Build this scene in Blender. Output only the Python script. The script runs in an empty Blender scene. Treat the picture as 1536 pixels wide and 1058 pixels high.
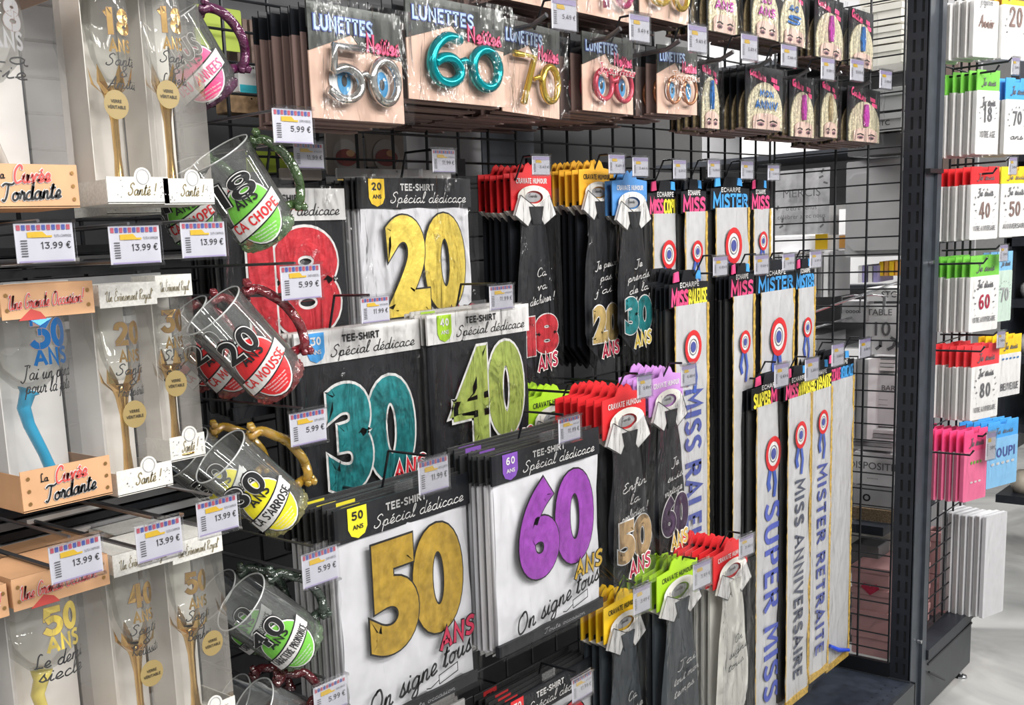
import bpy, math, random
from mathutils import Vector, Matrix, noise
random.seed(7)
C = bpy.context.scene.collection
R = math.radians
# ------------------------------------------------------------------ camera
YAW, PITCH, ROLL = R(47.05433), R(9.79780), R(-2.89457)
FPX, PCX, PCY = 1633.287, 608.82, 649.67
fwd = Vector((math.sin(YAW)*math.cos(PITCH), math.cos(YAW)*math.cos(PITCH), -math.sin(PITCH)))
rt0 = Vector((math.cos(YAW), -math.sin(YAW), 0)); up0 = rt0.cross(fwd)
rt = rt0*math.cos(ROLL)+up0*math.sin(ROLL); up = -rt0*math.sin(ROLL)+up0*math.cos(ROLL)
CAM = Vector((0, 0, 1.5))
cd = bpy.data.cameras.new('camera'); cam = bpy.data.objects.new('camera', cd); C.objects.link(cam)
cam.matrix_world = Matrix(((rt.x, up.x, -fwd.x, CAM.x), (rt.y, up.y, -fwd.y, CAM.y), (rt.z, up.z, -fwd.z, CAM.z), (0, 0, 0, 1)))
cd.sensor_width = 36; cd.lens = FPX/1536*36; cd.shift_x = (768-PCX)/1536; cd.shift_y = (PCY-529)/1536
cd.clip_start = .01
bpy.context.scene.camera = cam
# ------------------------------------------------------------------ light
sc = bpy.context.scene
w = bpy.data.worlds.new('world'); sc.world = w; w.use_nodes = True
w.node_tree.nodes['Background'].inputs[0].default_value = (1, .985, .97, 1)
w.node_tree.nodes['Background'].inputs[1].default_value = .33
def area(loc, sx, sy, power, target, col=(1, .98, .95)):
    l = bpy.data.lights.new('ceiling_or_fill_light', 'AREA'); l.shape = 'RECTANGLE'; l.size = sx; l.size_y = sy; l.energy = power*.88; l.color = col
    o = bpy.data.objects.new('ceiling_or_fill_light', l); C.objects.link(o); o.location = loc
    o.rotation_euler = (Vector(target)-Vector(loc)).to_track_quat('-Z', 'Y').to_euler()
    return o
for lx, ly, pw in ((-.6, -.5, 34), (1.0, -.9, 44), (2.6, -.9, 50), (4.3, -.9, 50)): area((lx, ly, 3.0), 1.45, .14, pw, (lx+.3, 1.2, .7))
for lx, ly, pw in ((.4, -2.4, 40), (2.4, -2.6, 46), (4.4, -2.6, 46)): area((lx, ly, 3.0), 1.45, .14, pw, (lx+.3, 1.2, .9))
area((-1.5, .5, 2.9), .14, 1.3, 22, (1.0, 1.3, 1.1))
area((4.4, 2.9, 3.0), 1.3, .2, 40, (4.0, 1.6, .6))  # added fill lamp, lifts the dark area behind the side grid
area((3.25, 2.7, 2.9), .25, 1.3, 130, (3.65, 1.3, 1.1))  # second added fill, brightens the fronts of goods beyond the side grid
area((6.0, .3, 3.0), 1.4, .2, 95, (6.2, .7, .4))
sc.view_settings.view_transform = 'Standard'; sc.view_settings.look = 'None'
sc.view_settings.gamma = 1; sc.view_settings.exposure = .0; sc.view_settings.use_curve_mapping = False
sc.cycles.use_denoising = True
sc.cycles.max_bounces = 8; sc.cycles.transparent_max_bounces = 24; sc.cycles.caustics_reflective = False; sc.cycles.caustics_refractive = False
sc.cycles.sample_clamp_indirect = 4
# ------------------------------------------------------------------ pixel -> point on a plane of the real place
def ray(x, y): return rt*((x-PCX)/FPX) - up*((y-PCY)/FPX) + fwd
def aty(x, y, Y): r = ray(x, y); return CAM + r*(Y/r.y)
def atx(x, y, X): r = ray(x, y); return CAM + r*(X/r.x)
def atz(x, y, Z): r = ray(x, y); return CAM + r*((Z-1.5)/r.z)
def rect(x0, y0, x1, y1, Y, yaw=0):
    """top-left pixel, right pixel column, bottom pixel (left edge) -> top-left point, width, height"""
    a = aty(x0, y0, Y); b = aty(x0, y1, Y); r = ray(x1, y0)
    dx, dy = math.cos(yaw), math.sin(yaw)
    # a + s*(dx,dy) = t*r
    den = dx*r.y-dy*r.x
    s = (a.y*r.x-a.x*r.y)/den
    return a, s, a.z-b.z
# ------------------------------------------------------------------ materials
MATS = {}
def pm(name, col, rough=.5, metal=0, noise_s=0, noise_a=0, bump=0, bump_s=40, coat=0, emit=0, trans=0, alpha=1, spec=.5, sheen=0):
    if name in MATS: return MATS[name]
    m = bpy.data.materials.new(name); m.use_nodes = True; nt = m.node_tree; b = nt.nodes['Principled BSDF']
    b.inputs['Base Color'].default_value = (*col, 1); b.inputs['Roughness'].default_value = rough; b.inputs['Metallic'].default_value = metal
    b.inputs['Coat Weight'].default_value = coat; b.inputs['Transmission Weight'].default_value = trans; b.inputs['Alpha'].default_value = alpha
    b.inputs['Specular IOR Level'].default_value = spec; b.inputs['Sheen Weight'].default_value = sheen
    if emit: b.inputs['Emission Color'].default_value = (*col, 1); b.inputs['Emission Strength'].default_value = emit
    tc = nt.nodes.new('ShaderNodeTexCoord')
    n = nt.nodes.new('ShaderNodeTexNoise'); n.inputs['Scale'].default_value = noise_s or 30; n.inputs['Detail'].default_value = 4
    nt.links.new(tc.outputs['Object'], n.inputs['Vector'])
    rp = nt.nodes.new('ShaderNodeValToRGB'); a = noise_a or .04
    rp.color_ramp.elements[0].position = .3; rp.color_ramp.elements[1].position = .7
    rp.color_ramp.elements[0].color = (*[max(0, c*(1-a)) for c in col], 1); rp.color_ramp.elements[1].color = (*[min(1, c*(1+a)) for c in col], 1)
    nt.links.new(n.outputs['Fac'], rp.inputs['Fac']); nt.links.new(rp.outputs['Color'], b.inputs['Base Color'])
    if bump:
        n2 = nt.nodes.new('ShaderNodeTexNoise'); n2.inputs['Scale'].default_value = bump_s; n2.inputs['Detail'].default_value = 3
        nt.links.new(tc.outputs['Object'], n2.inputs['Vector'])
        bp = nt.nodes.new('ShaderNodeBump'); bp.inputs['Strength'].default_value = bump; bp.inputs['Distance'].default_value = .004
        nt.links.new(n2.outputs['Fac'], bp.inputs['Height']); nt.links.new(bp.outputs['Normal'], b.inputs['Normal'])
    MATS[name] = m; return m
def film(name, tint=(1, 1, 1), base=.03, gain=.5, rough=.12, bump=.6, bscale=28, stretch=(1, 1, .35), haze=0):
    if name in MATS: return MATS[name]
    m = bpy.data.materials.new(name); m.use_nodes = True; nt = m.node_tree; nt.nodes.clear()
    o = nt.nodes.new('ShaderNodeOutputMaterial'); mx = nt.nodes.new('ShaderNodeMixShader'); t = nt.nodes.new('ShaderNodeBsdfTransparent'); g = nt.nodes.new('ShaderNodeBsdfGlossy')
    t.inputs[0].default_value = (*tint, 1); g.inputs['Roughness'].default_value = rough
    lw = nt.nodes.new('ShaderNodeLayerWeight'); lw.inputs[0].default_value = .25
    ma = nt.nodes.new('ShaderNodeMath'); ma.operation = 'MULTIPLY_ADD'; ma.inputs[1].default_value = gain; ma.inputs[2].default_value = base
    if bump:
        tc = nt.nodes.new('ShaderNodeTexCoord'); mp = nt.nodes.new('ShaderNodeMapping'); mp.inputs['Scale'].default_value = stretch
        n = nt.nodes.new('ShaderNodeTexNoise'); n.inputs['Scale'].default_value = bscale; n.inputs['Detail'].default_value = 3; n.inputs['Distortion'].default_value = .8
        bp = nt.nodes.new('ShaderNodeBump'); bp.inputs['Strength'].default_value = bump; bp.inputs['Distance'].default_value = .02
        nt.links.new(tc.outputs['Object'], mp.inputs[0]); nt.links.new(mp.outputs[0], n.inputs['Vector']); nt.links.new(n.outputs['Fac'], bp.inputs['Height'])
        nt.links.new(bp.outputs['Normal'], g.inputs['Normal']); nt.links.new(bp.outputs['Normal'], lw.inputs['Normal'])
    nt.links.new(lw.outputs['Fresnel'], ma.inputs[0]); nt.links.new(ma.outputs[0], mx.inputs[0])
    src = t
    if haze:
        d = nt.nodes.new('ShaderNodeBsdfDiffuse'); d.inputs[0].default_value = (*[min(1, c) for c in tint], 1); hm = nt.nodes.new('ShaderNodeMixShader'); hm.inputs[0].default_value = haze
        nt.links.new(t.outputs[0], hm.inputs[1]); nt.links.new(d.outputs[0], hm.inputs[2]); src = hm
    nt.links.new(src.outputs[0], mx.inputs[1]); nt.links.new(g.outputs[0], mx.inputs[2]); nt.links.new(mx.outputs[0], o.inputs[0])
    MATS[name] = m; return m
BLK = pm('black_card', (.008, .009, .012), .45, spec=.35)
INK = pm('black_ink', (.008, .008, .01), .5)
WHT = pm('white_card', (.70, .69, .68), .5)
CREAM = pm('cream_card', (.78, .75, .69), .55)
GREYC = pm('grey_card', (.33, .33, .34), .5)
METAL = pm('black_metal', (.012, .013, .016), .35, .3, bump=.05)
STEEL = pm('chrome_metal', (.55, .56, .58), .22, 1)
DSTEEL = pm('grey_wire', (.16, .16, .17), .3, .8)
FILM = film('clear_film', base=.012, gain=.85, rough=.12, bump=1.0, bscale=24, haze=.004)
FILMB = film('clear_box_film', base=.035, gain=.4, rough=.05, bump=.12, bscale=9, stretch=(1, 1, .3), tint=(.97, .965, .96), haze=.02)
GLASS = film('clear_thin_glass', tint=(.95, .97, .96), base=.05, gain=.9, rough=.03, bump=0, haze=.07)
ACRY = film('clear_tag_holder', tint=(.97, .97, .98), base=.04, gain=.5, rough=.05, bump=0)
BOWLG = film('clear_bowl_glass', tint=(.97, .98, .97), base=.03, gain=.45, rough=.03, bump=0, haze=.06)
GOLDF = pm('gold_foil', (.56, .36, .05), .3, .55, 60, .25, .5, 55)
YGOLD = pm('yellow_gold_foil', (.78, .60, .11), .32, .4, 60, .2, .5, 55)
TEALF = pm('teal_foil', (.03, .30, .32), .28, .5, 60, .35, .5, 45)
GREENF = pm('olive_green_foil', (.42, .52, .12), .35, .35, 60, .15, .4, 60)
PURPF = pm('purple_foil', (.33, .06, .44), .35, .3, 60, .2, .4, 60)
REDF = pm('red_foil', (.62, .035, .05), .32, .3, 60, .2, .4, 60)
WINE = pm('wine_red_print', (.42, .03, .07), .4, .2, 80, .2)
SHW = pm('white_cotton', (.60, .60, .63), .85, bump=.6, bump_s=9, sheen=.2)
SHB = pm('black_cotton', (.008, .009, .012), .75, bump=.5, bump_s=18, spec=.3)
BSAT = pm('black_satin', (.010, .011, .014), .42, bump=.6, bump_s=16, spec=.4)
GSAT = pm('slate_satin', (.045, .055, .065), .45, bump=.4, bump_s=22)
WSAT = pm('white_satin', (.56, .56, .57), .38, .15, bump=.5, bump_s=14)
CSAT = pm('cream_satin', (.66, .65, .6), .5, bump=.4, bump_s=20)
GTRIM = pm('gold_trim', (.62, .40, .08), .45, .3, 150, .35)
NAVY = pm('navy_ink', (.06, .08, .30), .45)
RED = pm('red_card', (.62, .02, .025), .45)
YEL = pm('yellow_card', (.86, .55, .02), .45)
YEL2 = pm('lemon_card', (.88, .78, .02), .45)
BLU = pm('blue_card', (.07, .24, .55), .45)
LIM = pm('lime_card', (.36, .60, .02), .45)
LIL = pm('lilac_card', (.52, .25, .60), .45)
PUR = pm('purple_card', (.20, .07, .42), .45)
GRN = pm('green_card', (.16, .50, .06), .45)
PNK = pm('pink_ink', (.80, .07, .22), .45)
SKY = pm('sky_blue_ink', (.06, .34, .75), .45)
YINK = pm('yellow_ink', (.9, .8, .05), .45)
SKIN = pm('skin_tone_card', (.62, .42, .33), .5, noise_s=12, noise_a=.12)
SKIN2 = pm('pale_skin_print', (.66, .47, .40), .5, noise_s=12, noise_a=.15)
BRN = pm('brown_card_edge', (.20, .13, .115), .6)
TAN = pm('tan_printed_board', (.60, .34, .18), .55, noise_s=18, noise_a=.12)
# ------------------------------------------------------------------ stroke lettering
FONT = {}
def _g(tab, txt):
    for ln in txt.strip().split('\n'):
        ch, wd, body = ln.split(' ', 2); st = []
        for s in body.split(';'):
            q = s.split(); st.append((q[0], [tuple(map(float, a.split(','))) for a in q[1:]]))
        tab[ch] = (float(wd), st)
CAP = {}; SCR = {}
_g(CAP, '''0 .66 o .33,.5 .2,.37
1 .40 p .2,0 .2,1;p .02,.76 .2,.88
2 .64 s .08,.66 .14,.83 .32,.87 .48,.78 .49,.62 .36,.42 .17,.22 .1,.12;p .02,.13 .6,.13
3 .62 p .03,.87 .54,.87 .3,.56;s .24,.56 .42,.55 .53,.42 .5,.22 .34,.12 .16,.14 .04,.26
4 .68 p .38,.95 .1,.33 .66,.33;p .46,0 .46,1
5 .62 p .57,.87 .16,.87 .12,.5;s .11,.5 .3,.58 .48,.5 .53,.32 .42,.15 .22,.12 .04,.24
6 .64 s .54,.85 .34,.86 .17,.66 .12,.38 .2,.17 .36,.12 .5,.22 .52,.38 .42,.52 .28,.52 .16,.42
7 .58 p .03,.87 .52,.87 .24,0
8 .66 o .33,.71 .155,.165;o .33,.3 .2,.19
9 .64 s .12,.14 .32,.14 .48,.34 .53,.62 .45,.82 .3,.88 .15,.78 .13,.62 .23,.48 .37,.48 .5,.58
A .66 p .03,0 .32,.95 .61,0;p .14,.33 .5,.33
B .58 p .1,0 .1,1;s .1,.92 .4,.88 .42,.6 .1,.53;s .1,.53 .5,.46 .48,.12 .1,.07
C .6 s .55,.8 .38,.93 .15,.82 .09,.5 .15,.18 .36,.07 .56,.2
D .62 p .1,0 .1,1;s .1,.92 .4,.85 .53,.5 .4,.12 .1,.07
E .52 p .5,.93 .1,.93 .1,.07 .5,.07;p .1,.5 .44,.5
F .5 p .5,.93 .1,.93 .1,0;p .1,.5 .42,.5
G .64 s .55,.8 .38,.93 .15,.82 .09,.5 .15,.18 .36,.07 .54,.15;p .54,.08 .54,.45 .34,.45
H .62 p .1,0 .1,1;p .52,0 .52,1;p .1,.5 .52,.5
I .2 p .1,0 .1,1
J .4 p .3,1 .3,.2 .05,.1
K .6 p .1,0 .1,1;p .55,1 .12,.45;p .2,.52 .57,0
L .48 p .1,1 .1,.07 .47,.07
M .76 p .08,0 .12,1 .38,.35 .64,1 .68,0
N .64 p .1,0 .1,.97 .54,.03 .54,1
O .7 o .35,.5 .25,.42
P .56 p .1,0 .1,1;s .1,.92 .42,.88 .45,.55 .1,.45
R .6 p .1,0 .1,1;s .1,.92 .42,.88 .45,.58 .1,.5;p .28,.5 .56,0
S .54 s .5,.82 .32,.94 .13,.85 .13,.65 .4,.43 .45,.2 .28,.06 .05,.18
T .54 p .02,.93 .52,.93;p .27,0 .27,.93
U .62 s .1,1 .1,.35 .2,.1 .4,.08 .52,.3 .52,1
V .6 p .03,1 .3,.05 .57,1
Y .58 p .03,1 .29,.5 .55,1;p .29,.5 .29,0
- .3 p .03,.45 .28,.45
! .2 p .1,.35 .1,1;p .1,0 .1,.14
. .2 p .1,0 .1,.13
' .15 p .1,.72 .1,1
€ .6 s .56,.82 .4,.93 .2,.82 .13,.5 .2,.18 .38,.07 .56,.2;p .0,.6 .42,.6;p .0,.42 .4,.42
, .2 p .12,.12 .04,-.1
* .3 p .05,.8 .25,.8;p .15,.7 .15,.9''')
_g(SCR, '''a .48 s .4,.38 .25,.45 .07,.32 .05,.1 .18,0 .34,.14 .42,.43;s .42,.43 .38,.12 .44,0 .56,.08
b .45 s 0,.1 .2,.6 .3,.95 .2,1 .12,.8 .1,.1 .22,0 .38,.12 .38,.32 .25,.4 .46,.38
c .38 s .36,.36 .24,.45 .07,.3 .06,.08 .2,0 .45,.1
d .5 s .4,.38 .25,.45 .06,.3 .05,.08 .2,0 .36,.15 .5,1;s .47,.75 .4,.12 .46,0 .58,.08
e .38 s 0,.08 .25,.2 .33,.35 .22,.46 .08,.3 .06,.08 .2,0 .42,.1
f .3 s 0,.05 .2,.5 .32,.95 .22,1 .15,.7 .1,-.3 0,-.4;s 0,.4 .35,.42
g .5 s .4,.38 .25,.45 .06,.3 .05,.08 .2,0 .36,.15 .43,.43;s .43,.43 .36,-.3 .2,-.42 .06,-.32 .3,-.05 .55,.1
h .48 s 0,.05 .2,.6 .28,.95 .2,1 .14,.8 .06,0;s .08,.1 .2,.38 .34,.44 .36,.3 .33,.05 .42,0 .52,.08
i .24 s 0,.05 .14,.42 .1,.1 .16,0 .28,.08;p .18,.6 .2,.69
j .24 s .05,.2 .16,.42 .1,-.25 0,-.4 -.1,-.3;p .18,.6 .2,.69
l .24 s 0,.08 .2,.6 .26,.95 .18,1 .1,.7 .08,.1 .15,0 .28,.08
m .72 s 0,.05 .1,.42 .06,0;s .06,.05 .18,.38 .28,.44 .32,.3 .28,0;s .3,.1 .42,.4 .54,.44 .56,.3 .54,.05 .62,0 .75,.08
n .48 s 0,.05 .1,.42 .06,0;s .06,.05 .18,.38 .32,.44 .34,.3 .31,.05 .4,0 .52,.08
o .44 s .22,.44 .07,.32 .05,.1 .18,0 .34,.1 .36,.32 .22,.44 .32,.37 .48,.4
p .48 s 0,.1 .12,.42 .02,-.42;s .08,.1 .2,.42 .36,.4 .36,.12 .22,0 .1,.1;s .3,.04 .5,.08
q .48 s .4,.38 .25,.45 .06,.3 .05,.08 .2,0 .36,.15 .43,.43 .36,-.4
r .34 s 0,.05 .1,.42 .13,.5 .18,.38 .28,.4 .25,.1 .3,0 .4,.08
s .32 s 0,.05 .2,.5 .2,.38 .29,.15 .18,0 .03,.06;s .18,0 .38,.08
t .28 s 0,.05 .2,.85 .1,.15 .16,0 .3,.08;s .02,.58 .35,.62
u .5 s 0,.2 .1,.43 .06,.12 .15,0 .3,.12 .38,.42;s .38,.42 .34,.1 .42,0 .52,.08
v .4 s 0,.3 .08,.43 .14,0 .32,.42 .44,.38
x .42 s 0,.35 .12,.42 .28,.02 .42,.08;s .4,.42 .05,0
y .48 s 0,.2 .1,.43 .06,.12 .15,0 .3,.12 .38,.42;s .38,.42 .3,-.3 .15,-.42 .06,-.3 .3,-.03 .52,.1
S .56 s .58,.82 .45,1 .24,.9 .2,.7 .4,.48 .42,.2 .2,0 0,.1 .04,.25
O .68 s .4,.96 .1,.75 .05,.3 .2,0 .5,.1 .63,.5 .52,.9 .34,.96 .26,.82
C .5 s .5,.75 .48,.94 .3,1 .08,.7 .05,.25 .2,0 .5,.12
G .6 s .55,.8 .48,.96 .3,1 .08,.7 .05,.25 .22,0 .46,.12 .52,.44;p .3,.42 .64,.42
T .6 s 0,.85 .2,.98 .6,.92 .75,1;s .4,.93 .3,.3 .15,0 0,.1
A .66 s 0,0 .3,.5 .55,1 .55,.1 .65,.02;s .15,.4 .7,.42
U .66 s 0,.85 .12,1 .15,.7 .1,.2 .25,0 .45,.2 .55,.95;s .55,.95 .5,.2 .6,0 .7,.08
E .48 s .5,.88 .35,1 .15,.85 .3,.55 .05,.4 .05,.1 .25,0 .5,.12
R .58 s .15,.95 .1,0;s 0,.8 .2,1 .5,.95 .5,.65 .15,.5 .4,.1 .6,0
P .52 s .15,.95 .1,0;s 0,.8 .2,1 .52,.9 .45,.5 .15,.45
B .55 s .15,.95 .1,0;s 0,.8 .2,1 .5,.9 .4,.55 .15,.5;s .15,.5 .55,.4 .45,.02 .05,.05
J .5 s .2,.95 .6,1;s .45,.98 .4,.1 .2,-.2 0,-.05
L .5 s .4,.9 .3,1 .18,.8 .15,.1 .05,0 .3,.03 .52,.02
I .3 s .3,1 .2,.4 .05,0
& .55 s .5,.05 .18,.7 .26,.95 .4,.85 .32,.58 .05,.3 .1,.03 .35,.05 .5,.35
! .25 p .12,.3 .18,1;p .06,0 .08,.08
' .12 p .08,.8 .12,1
- .3 p .05,.22 .28,.24
. .15 p .04,0 .06,.07
0 .45 o .22,.4 .16,.36
* .25 p .05,.8 .2,.8;p .12,.7 .12,.9''')
ACC = {'é': ('e', 1), 'è': ('e', -1), 'É': ('E', 1), 'È': ('E', -1), 'à': ('a', -1)}
def catmull(p, n=5):
    if len(p) < 3: return p
    q = [p[0]]+p+[p[-1]]; out = []
    for i in range(1, len(q)-2):
        a, b, c, d = q[i-1], q[i], q[i+1], q[i+2]
        for k in range(n):
            t = k/n
            out.append(tuple(.5*(2*b[j]+(c[j]-a[j])*t+(2*a[j]-5*b[j]+4*c[j]-d[j])*t*t+(3*b[j]-a[j]-3*c[j]+d[j])*t**3) for j in (0, 1)))
    out.append(p[-1]); return out
def ribbon(pts, wd, cap=0, closed=False):
    """flat strip along a polyline -> verts, quads"""
    n = len(pts); P = [Vector(p) for p in pts]
    if not closed and n > 1 and cap:
        P[0] = P[0]+(P[0]-P[1]).normalized()*cap; P[-1] = P[-1]+(P[-1]-P[-2]).normalized()*cap
    V = []; F = []
    for i in range(n):
        if closed: a, c = P[i-1], P[(i+1) % n]
        else: a, c = P[max(i-1, 0)], P[min(i+1, n-1)]
        d1 = (P[i]-a); d2 = (c-P[i])
        if d1.length < 1e-9: d1 = d2
        if d2.length < 1e-9: d2 = d1
        d1 = d1.normalized(); d2 = d2.normalized()
        n1 = Vector((-d1.y, d1.x)); n2 = Vector((-d2.y, d2.x)); m = n1+n2
        m = n1 if m.length < .3 else m.normalized()
        k = min(1/max(m.dot(n1), .35), 2.2)
        V += [P[i]+m*wd/2*k, P[i]-m*wd/2*k]
    for i in range(n-1 if not closed else n):
        j = (i+1) % n; F.append((2*i, 2*i+1, 2*j+1, 2*j))
    return V, F
def letters(s, h, font=CAP, wt=.13, xs=1, sp=.06, shear=0, extra=0, seg=5):
    """2D strips for a string: baseline at 0, capital height h; returns verts, faces, width"""
    V = []; F = []; x = 0
    for ch in s:
        if ch == ' ': x += .34*xs; continue
        acc = 0
        if ch in ACC: ch, acc = ACC[ch]
        if ch == 'Ç': ch = 'C'
        g = font.get(ch) or CAP.get(ch.upper())
        if not g: x += .3*xs; continue
        strokes = list(g[1])
        if acc:
            b = (1.1 if ch.isupper() else .58); strokes.append(('p', [(.22-.07*acc, b), (.22+.07*acc, b+.14)]))
        for k, pts in strokes:
            cl = False
            if k == 'o':
                (cx, cy), (rx, ry) = pts; ns = 10 if seg < 4 else 18
                pts = [(cx+rx*math.cos(a*2*math.pi/ns), cy+ry*math.sin(a*2*math.pi/ns)) for a in range(ns)]; cl = True
            elif k == 's': pts = catmull(pts, seg)
            pts = [(x+p[0]*xs+shear*p[1], p[1]) for p in pts]
            v, f = ribbon(pts, wt+2*extra, extra, cl); o = len(V)
            V += [q*h for q in v]; F += [tuple(i+o for i in t) for t in f]
        x += (g[0]+sp)*xs
    return V, F, max((x-sp*xs)*h, 1e-6)
_tc = {}
def bfont(s, bold=0, res=3):
    if (s, bold) in _tc: return _tc[(s, bold)]
    c = bpy.data.curves.new('lettering', 'FONT'); c.body = s; c.size = 1; c.offset = bold; c.resolution_u = res
    o = bpy.data.objects.new('lettering', c); C.objects.link(o); dg = bpy.context.evaluated_depsgraph_get(); me = o.evaluated_get(dg).to_mesh()
    V = [Vector((v.co.x, v.co.y)) for v in me.vertices]; F = [tuple(p.vertices) for p in me.polygons]
    o.evaluated_get(dg).to_mesh_clear(); bpy.data.objects.remove(o); bpy.data.curves.remove(c)
    w_ = max((v.x for v in V), default=1); _tc[(s, bold)] = (V, F, w_); return _tc[(s, bold)]
# ------------------------------------------------------------------ mesh collector
class MB:
    def __init__(s): s.v = []; s.f = []; s.m = []; s.ms = []; s.T = Matrix.Identity(4); s.warp = None; s.smooth = False
    def mi(s, m):
        if m not in s.ms: s.ms.append(m)
        return s.ms.index(m)
    def add(s, V, F, mat):
        o = len(s.v); k = s.mi(mat)
        for p in V:
            p = Vector(p)
            if s.warp: p = s.warp(p)
            s.v.append(s.T @ p)
        for t in F: s.f.append(tuple(i+o for i in t)); s.m.append(k)
        return s
    def box(s, x0, x1, y0, y1, z0, z1, mat):
        V = [(x, y, z) for x in (x0, x1) for y in (y0, y1) for z in (z0, z1)]
        return s.add(V, [(0, 1, 3, 2), (4, 6, 7, 5), (0, 4, 5, 1), (2, 3, 7, 6), (0, 2, 6, 4), (1, 5, 7, 3)], mat)
    def bev(s, x0, x1, y0, y1, z0, z1, mat, b=.001):
        """box with chamfered vertical/outline edges in the xz plane"""
        P = [(x0+b, z0), (x1-b, z0), (x1, z0+b), (x1, z1-b), (x1-b, z1), (x0+b, z1), (x0, z1-b), (x0, z0+b)]
        return s.prism(P, y0, y1, mat)
    def prism(s, P, y0, y1, mat):
        n = len(P); V = [(p[0], y0, p[1]) for p in P]+[(p[0], y1, p[1]) for p in P]
        F = [tuple(range(n)), tuple(range(2*n-1, n-1, -1))]+[(i, (i+1) % n+0, (i+1) % n+n, i+n)[::-1] for i in range(n)]
        return s.add(V, F, mat)
    def flat(s, V, F, x, z, y, mat):
        return s.add([(x+p[0], y, z+p[1]) for p in V], F, mat)
    def poly(s, P, y, mat): return s.add([(p[0], y, p[1]) for p in P], [tuple(range(len(P)))], mat)
    def disc(s, x, z, r, y, mat, n=20, rz=None):
        rz = rz or r
        return s.add([(x, y, z)]+[(x+r*math.cos(a*2*math.pi/n), y, z+rz*math.sin(a*2*math.pi/n)) for a in range(n)], [(0, i+1, (i+1) % n+1) for i in range(n)], mat)
    def ring(s, x, z, r0, r1, y, mat, n=24, k=1):
        V = []
        for i in range(n):
            a = i*2*math.pi/n; V += [(x+r0*math.cos(a), y, z+k*r0*math.sin(a)), (x+r1*math.cos(a), y, z+k*r1*math.sin(a))]
        return s.add(V, [(2*i, 2*i+1, (2*i+3) % (2*n), (2*i+2) % (2*n)) for i in range(n)], mat)
    def text(s, t, x, z, h, y, mat, bold=.0, xs=1, align='l', width=None, shear=0):
        V, F, wd = bfont(t, bold); k = h/.7
        if width: xs = width/(wd*k)
        ox = x-(wd*k*xs/2 if align == 'c' else (wd*k*xs if align == 'r' else 0))
        return s.add([(ox+p.x*k*xs+shear*p.y*k, y, z+p.y*k) for p in V], F, mat)
    def let(s, t, x, z, h, y, mat, font=CAP, wt=.13, xs=1, sp=.06, shear=0, align='l', width=None, out=None, omat=None, rot=0, seg=5):
        V, F, wd = letters(t, h, font, wt, xs, sp, shear, 0, seg)
        if width:
            xs = xs*width/wd; wt = wt*max(.4, min(1, .15+.85*xs)); V, F, wd = letters(t, h, font, wt, xs, sp, shear, 0, seg)
        ox = -(wd/2 if align == 'c' else 0); cr, sr = math.cos(rot), math.sin(rot)
        def put(V, F, yy, m): s.add([(x+(p.x+ox)*cr-p.y*sr, yy, z+(p.x+ox)*sr+p.y*cr) for p in V], F, m)
        if out:
            V2, F2, _ = letters(t, h, font, wt, xs, sp, shear, out, seg); put(V2, F2, y, omat); y -= .0007
        put(V, F, y, mat); return s
    def num(s, t, cx, z, h, width, y, fill, thick, omat, out, sp=.02):
        """heavy numerals: solid glyphs thickened along their contours, with an outline layer behind"""
        G = [bfont(c, .0, 7) for c in t]; W0 = [max(p.x for p in g[0])-min(p.x for p in g[0]) for g in G]; H0 = .70
        inner = width-thick*2; tot = sum(W0)+sp*(len(t)-1); kx = inner/tot; kz = (h-thick*2)/H0; x = cx-inner/2
        for i, (V, F, _) in enumerate(G):
            mnx = min(p.x for p in V); mnz = min(p.y for p in V); P = [Vector((x+(p.x-mnx)*kx, z+thick+(p.y-max(mnz, -.02))*kz)) for p in V]; x += (W0[i]+sp)*kx
            yy = y-.0016*(len(t)-1-i)
            F = [f if sum(P[f[q]].x*P[f[(q+1) % len(f)]].y-P[f[(q+1) % len(f)]].x*P[f[q]].y for q in range(len(f))) > 0 else f[::-1] for f in F]
            s.add([(p.x, yy-.0010, p.y) for p in P], F, fill)
            E = {}
            for f in F:
                for a, b in zip(f, f[1:]+f[:1]): E[(a, b)] = 1
            nx = {a: b for (a, b) in E if (b, a) not in E}
            while nx:
                a, b = nx.popitem(); L = [a, b]
                while L[-1] in nx: L.append(nx.pop(L[-1]))
                if L[-1] == L[0]: L.pop()
                pts = [tuple(P[q]) for q in L]; c = [pts[0]]
                for q in pts[1:]:
                    if (Vector(q)-Vector(c[-1])).length > 1e-5: c.append(q)
                if len(c) < 3: continue
                v, f = ribbon(c, thick*2, 0, True); s.add([(q.x, yy-.0008, q.y) for q in v], f, fill)
                v, f = ribbon(c, (thick+out)*2, 0, True); s.add([(q.x, yy, q.y) for q in v], f, omat)
        return s
    def tube(s, P, r, mat, n=8, closed=False):
        P = [Vector(p) for p in P]; V = []; F = []; m = len(P); prev = None
        for i in range(m):
            a = P[i-1] if (i or closed) else P[0]; c = P[(i+1) % m] if (i < m-1 or closed) else P[i]
            d = (c-a).normalized(); rr = r[i] if isinstance(r, (list, tuple)) else r
            if prev is None: u = d.orthogonal().normalized()
            else:
                u = prev-d*prev.dot(d); u = u.normalized() if u.length > 1e-6 else d.orthogonal().normalized()
            prev = u; v = d.cross(u)
            V += [P[i]+(u*math.cos(k*2*math.pi/n)+v*math.sin(k*2*math.pi/n))*rr for k in range(n)]
        for i in range(m if closed else m-1):
            j = (i+1) % m
            F += [(i*n+k, i*n+(k+1) % n, j*n+(k+1) % n, j*n+k) for k in range(n)]
        if not closed: F += [tuple(range(n))[::-1], tuple(range((m-1)*n, m*n))]
        return s.add(V, F, mat)
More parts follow.
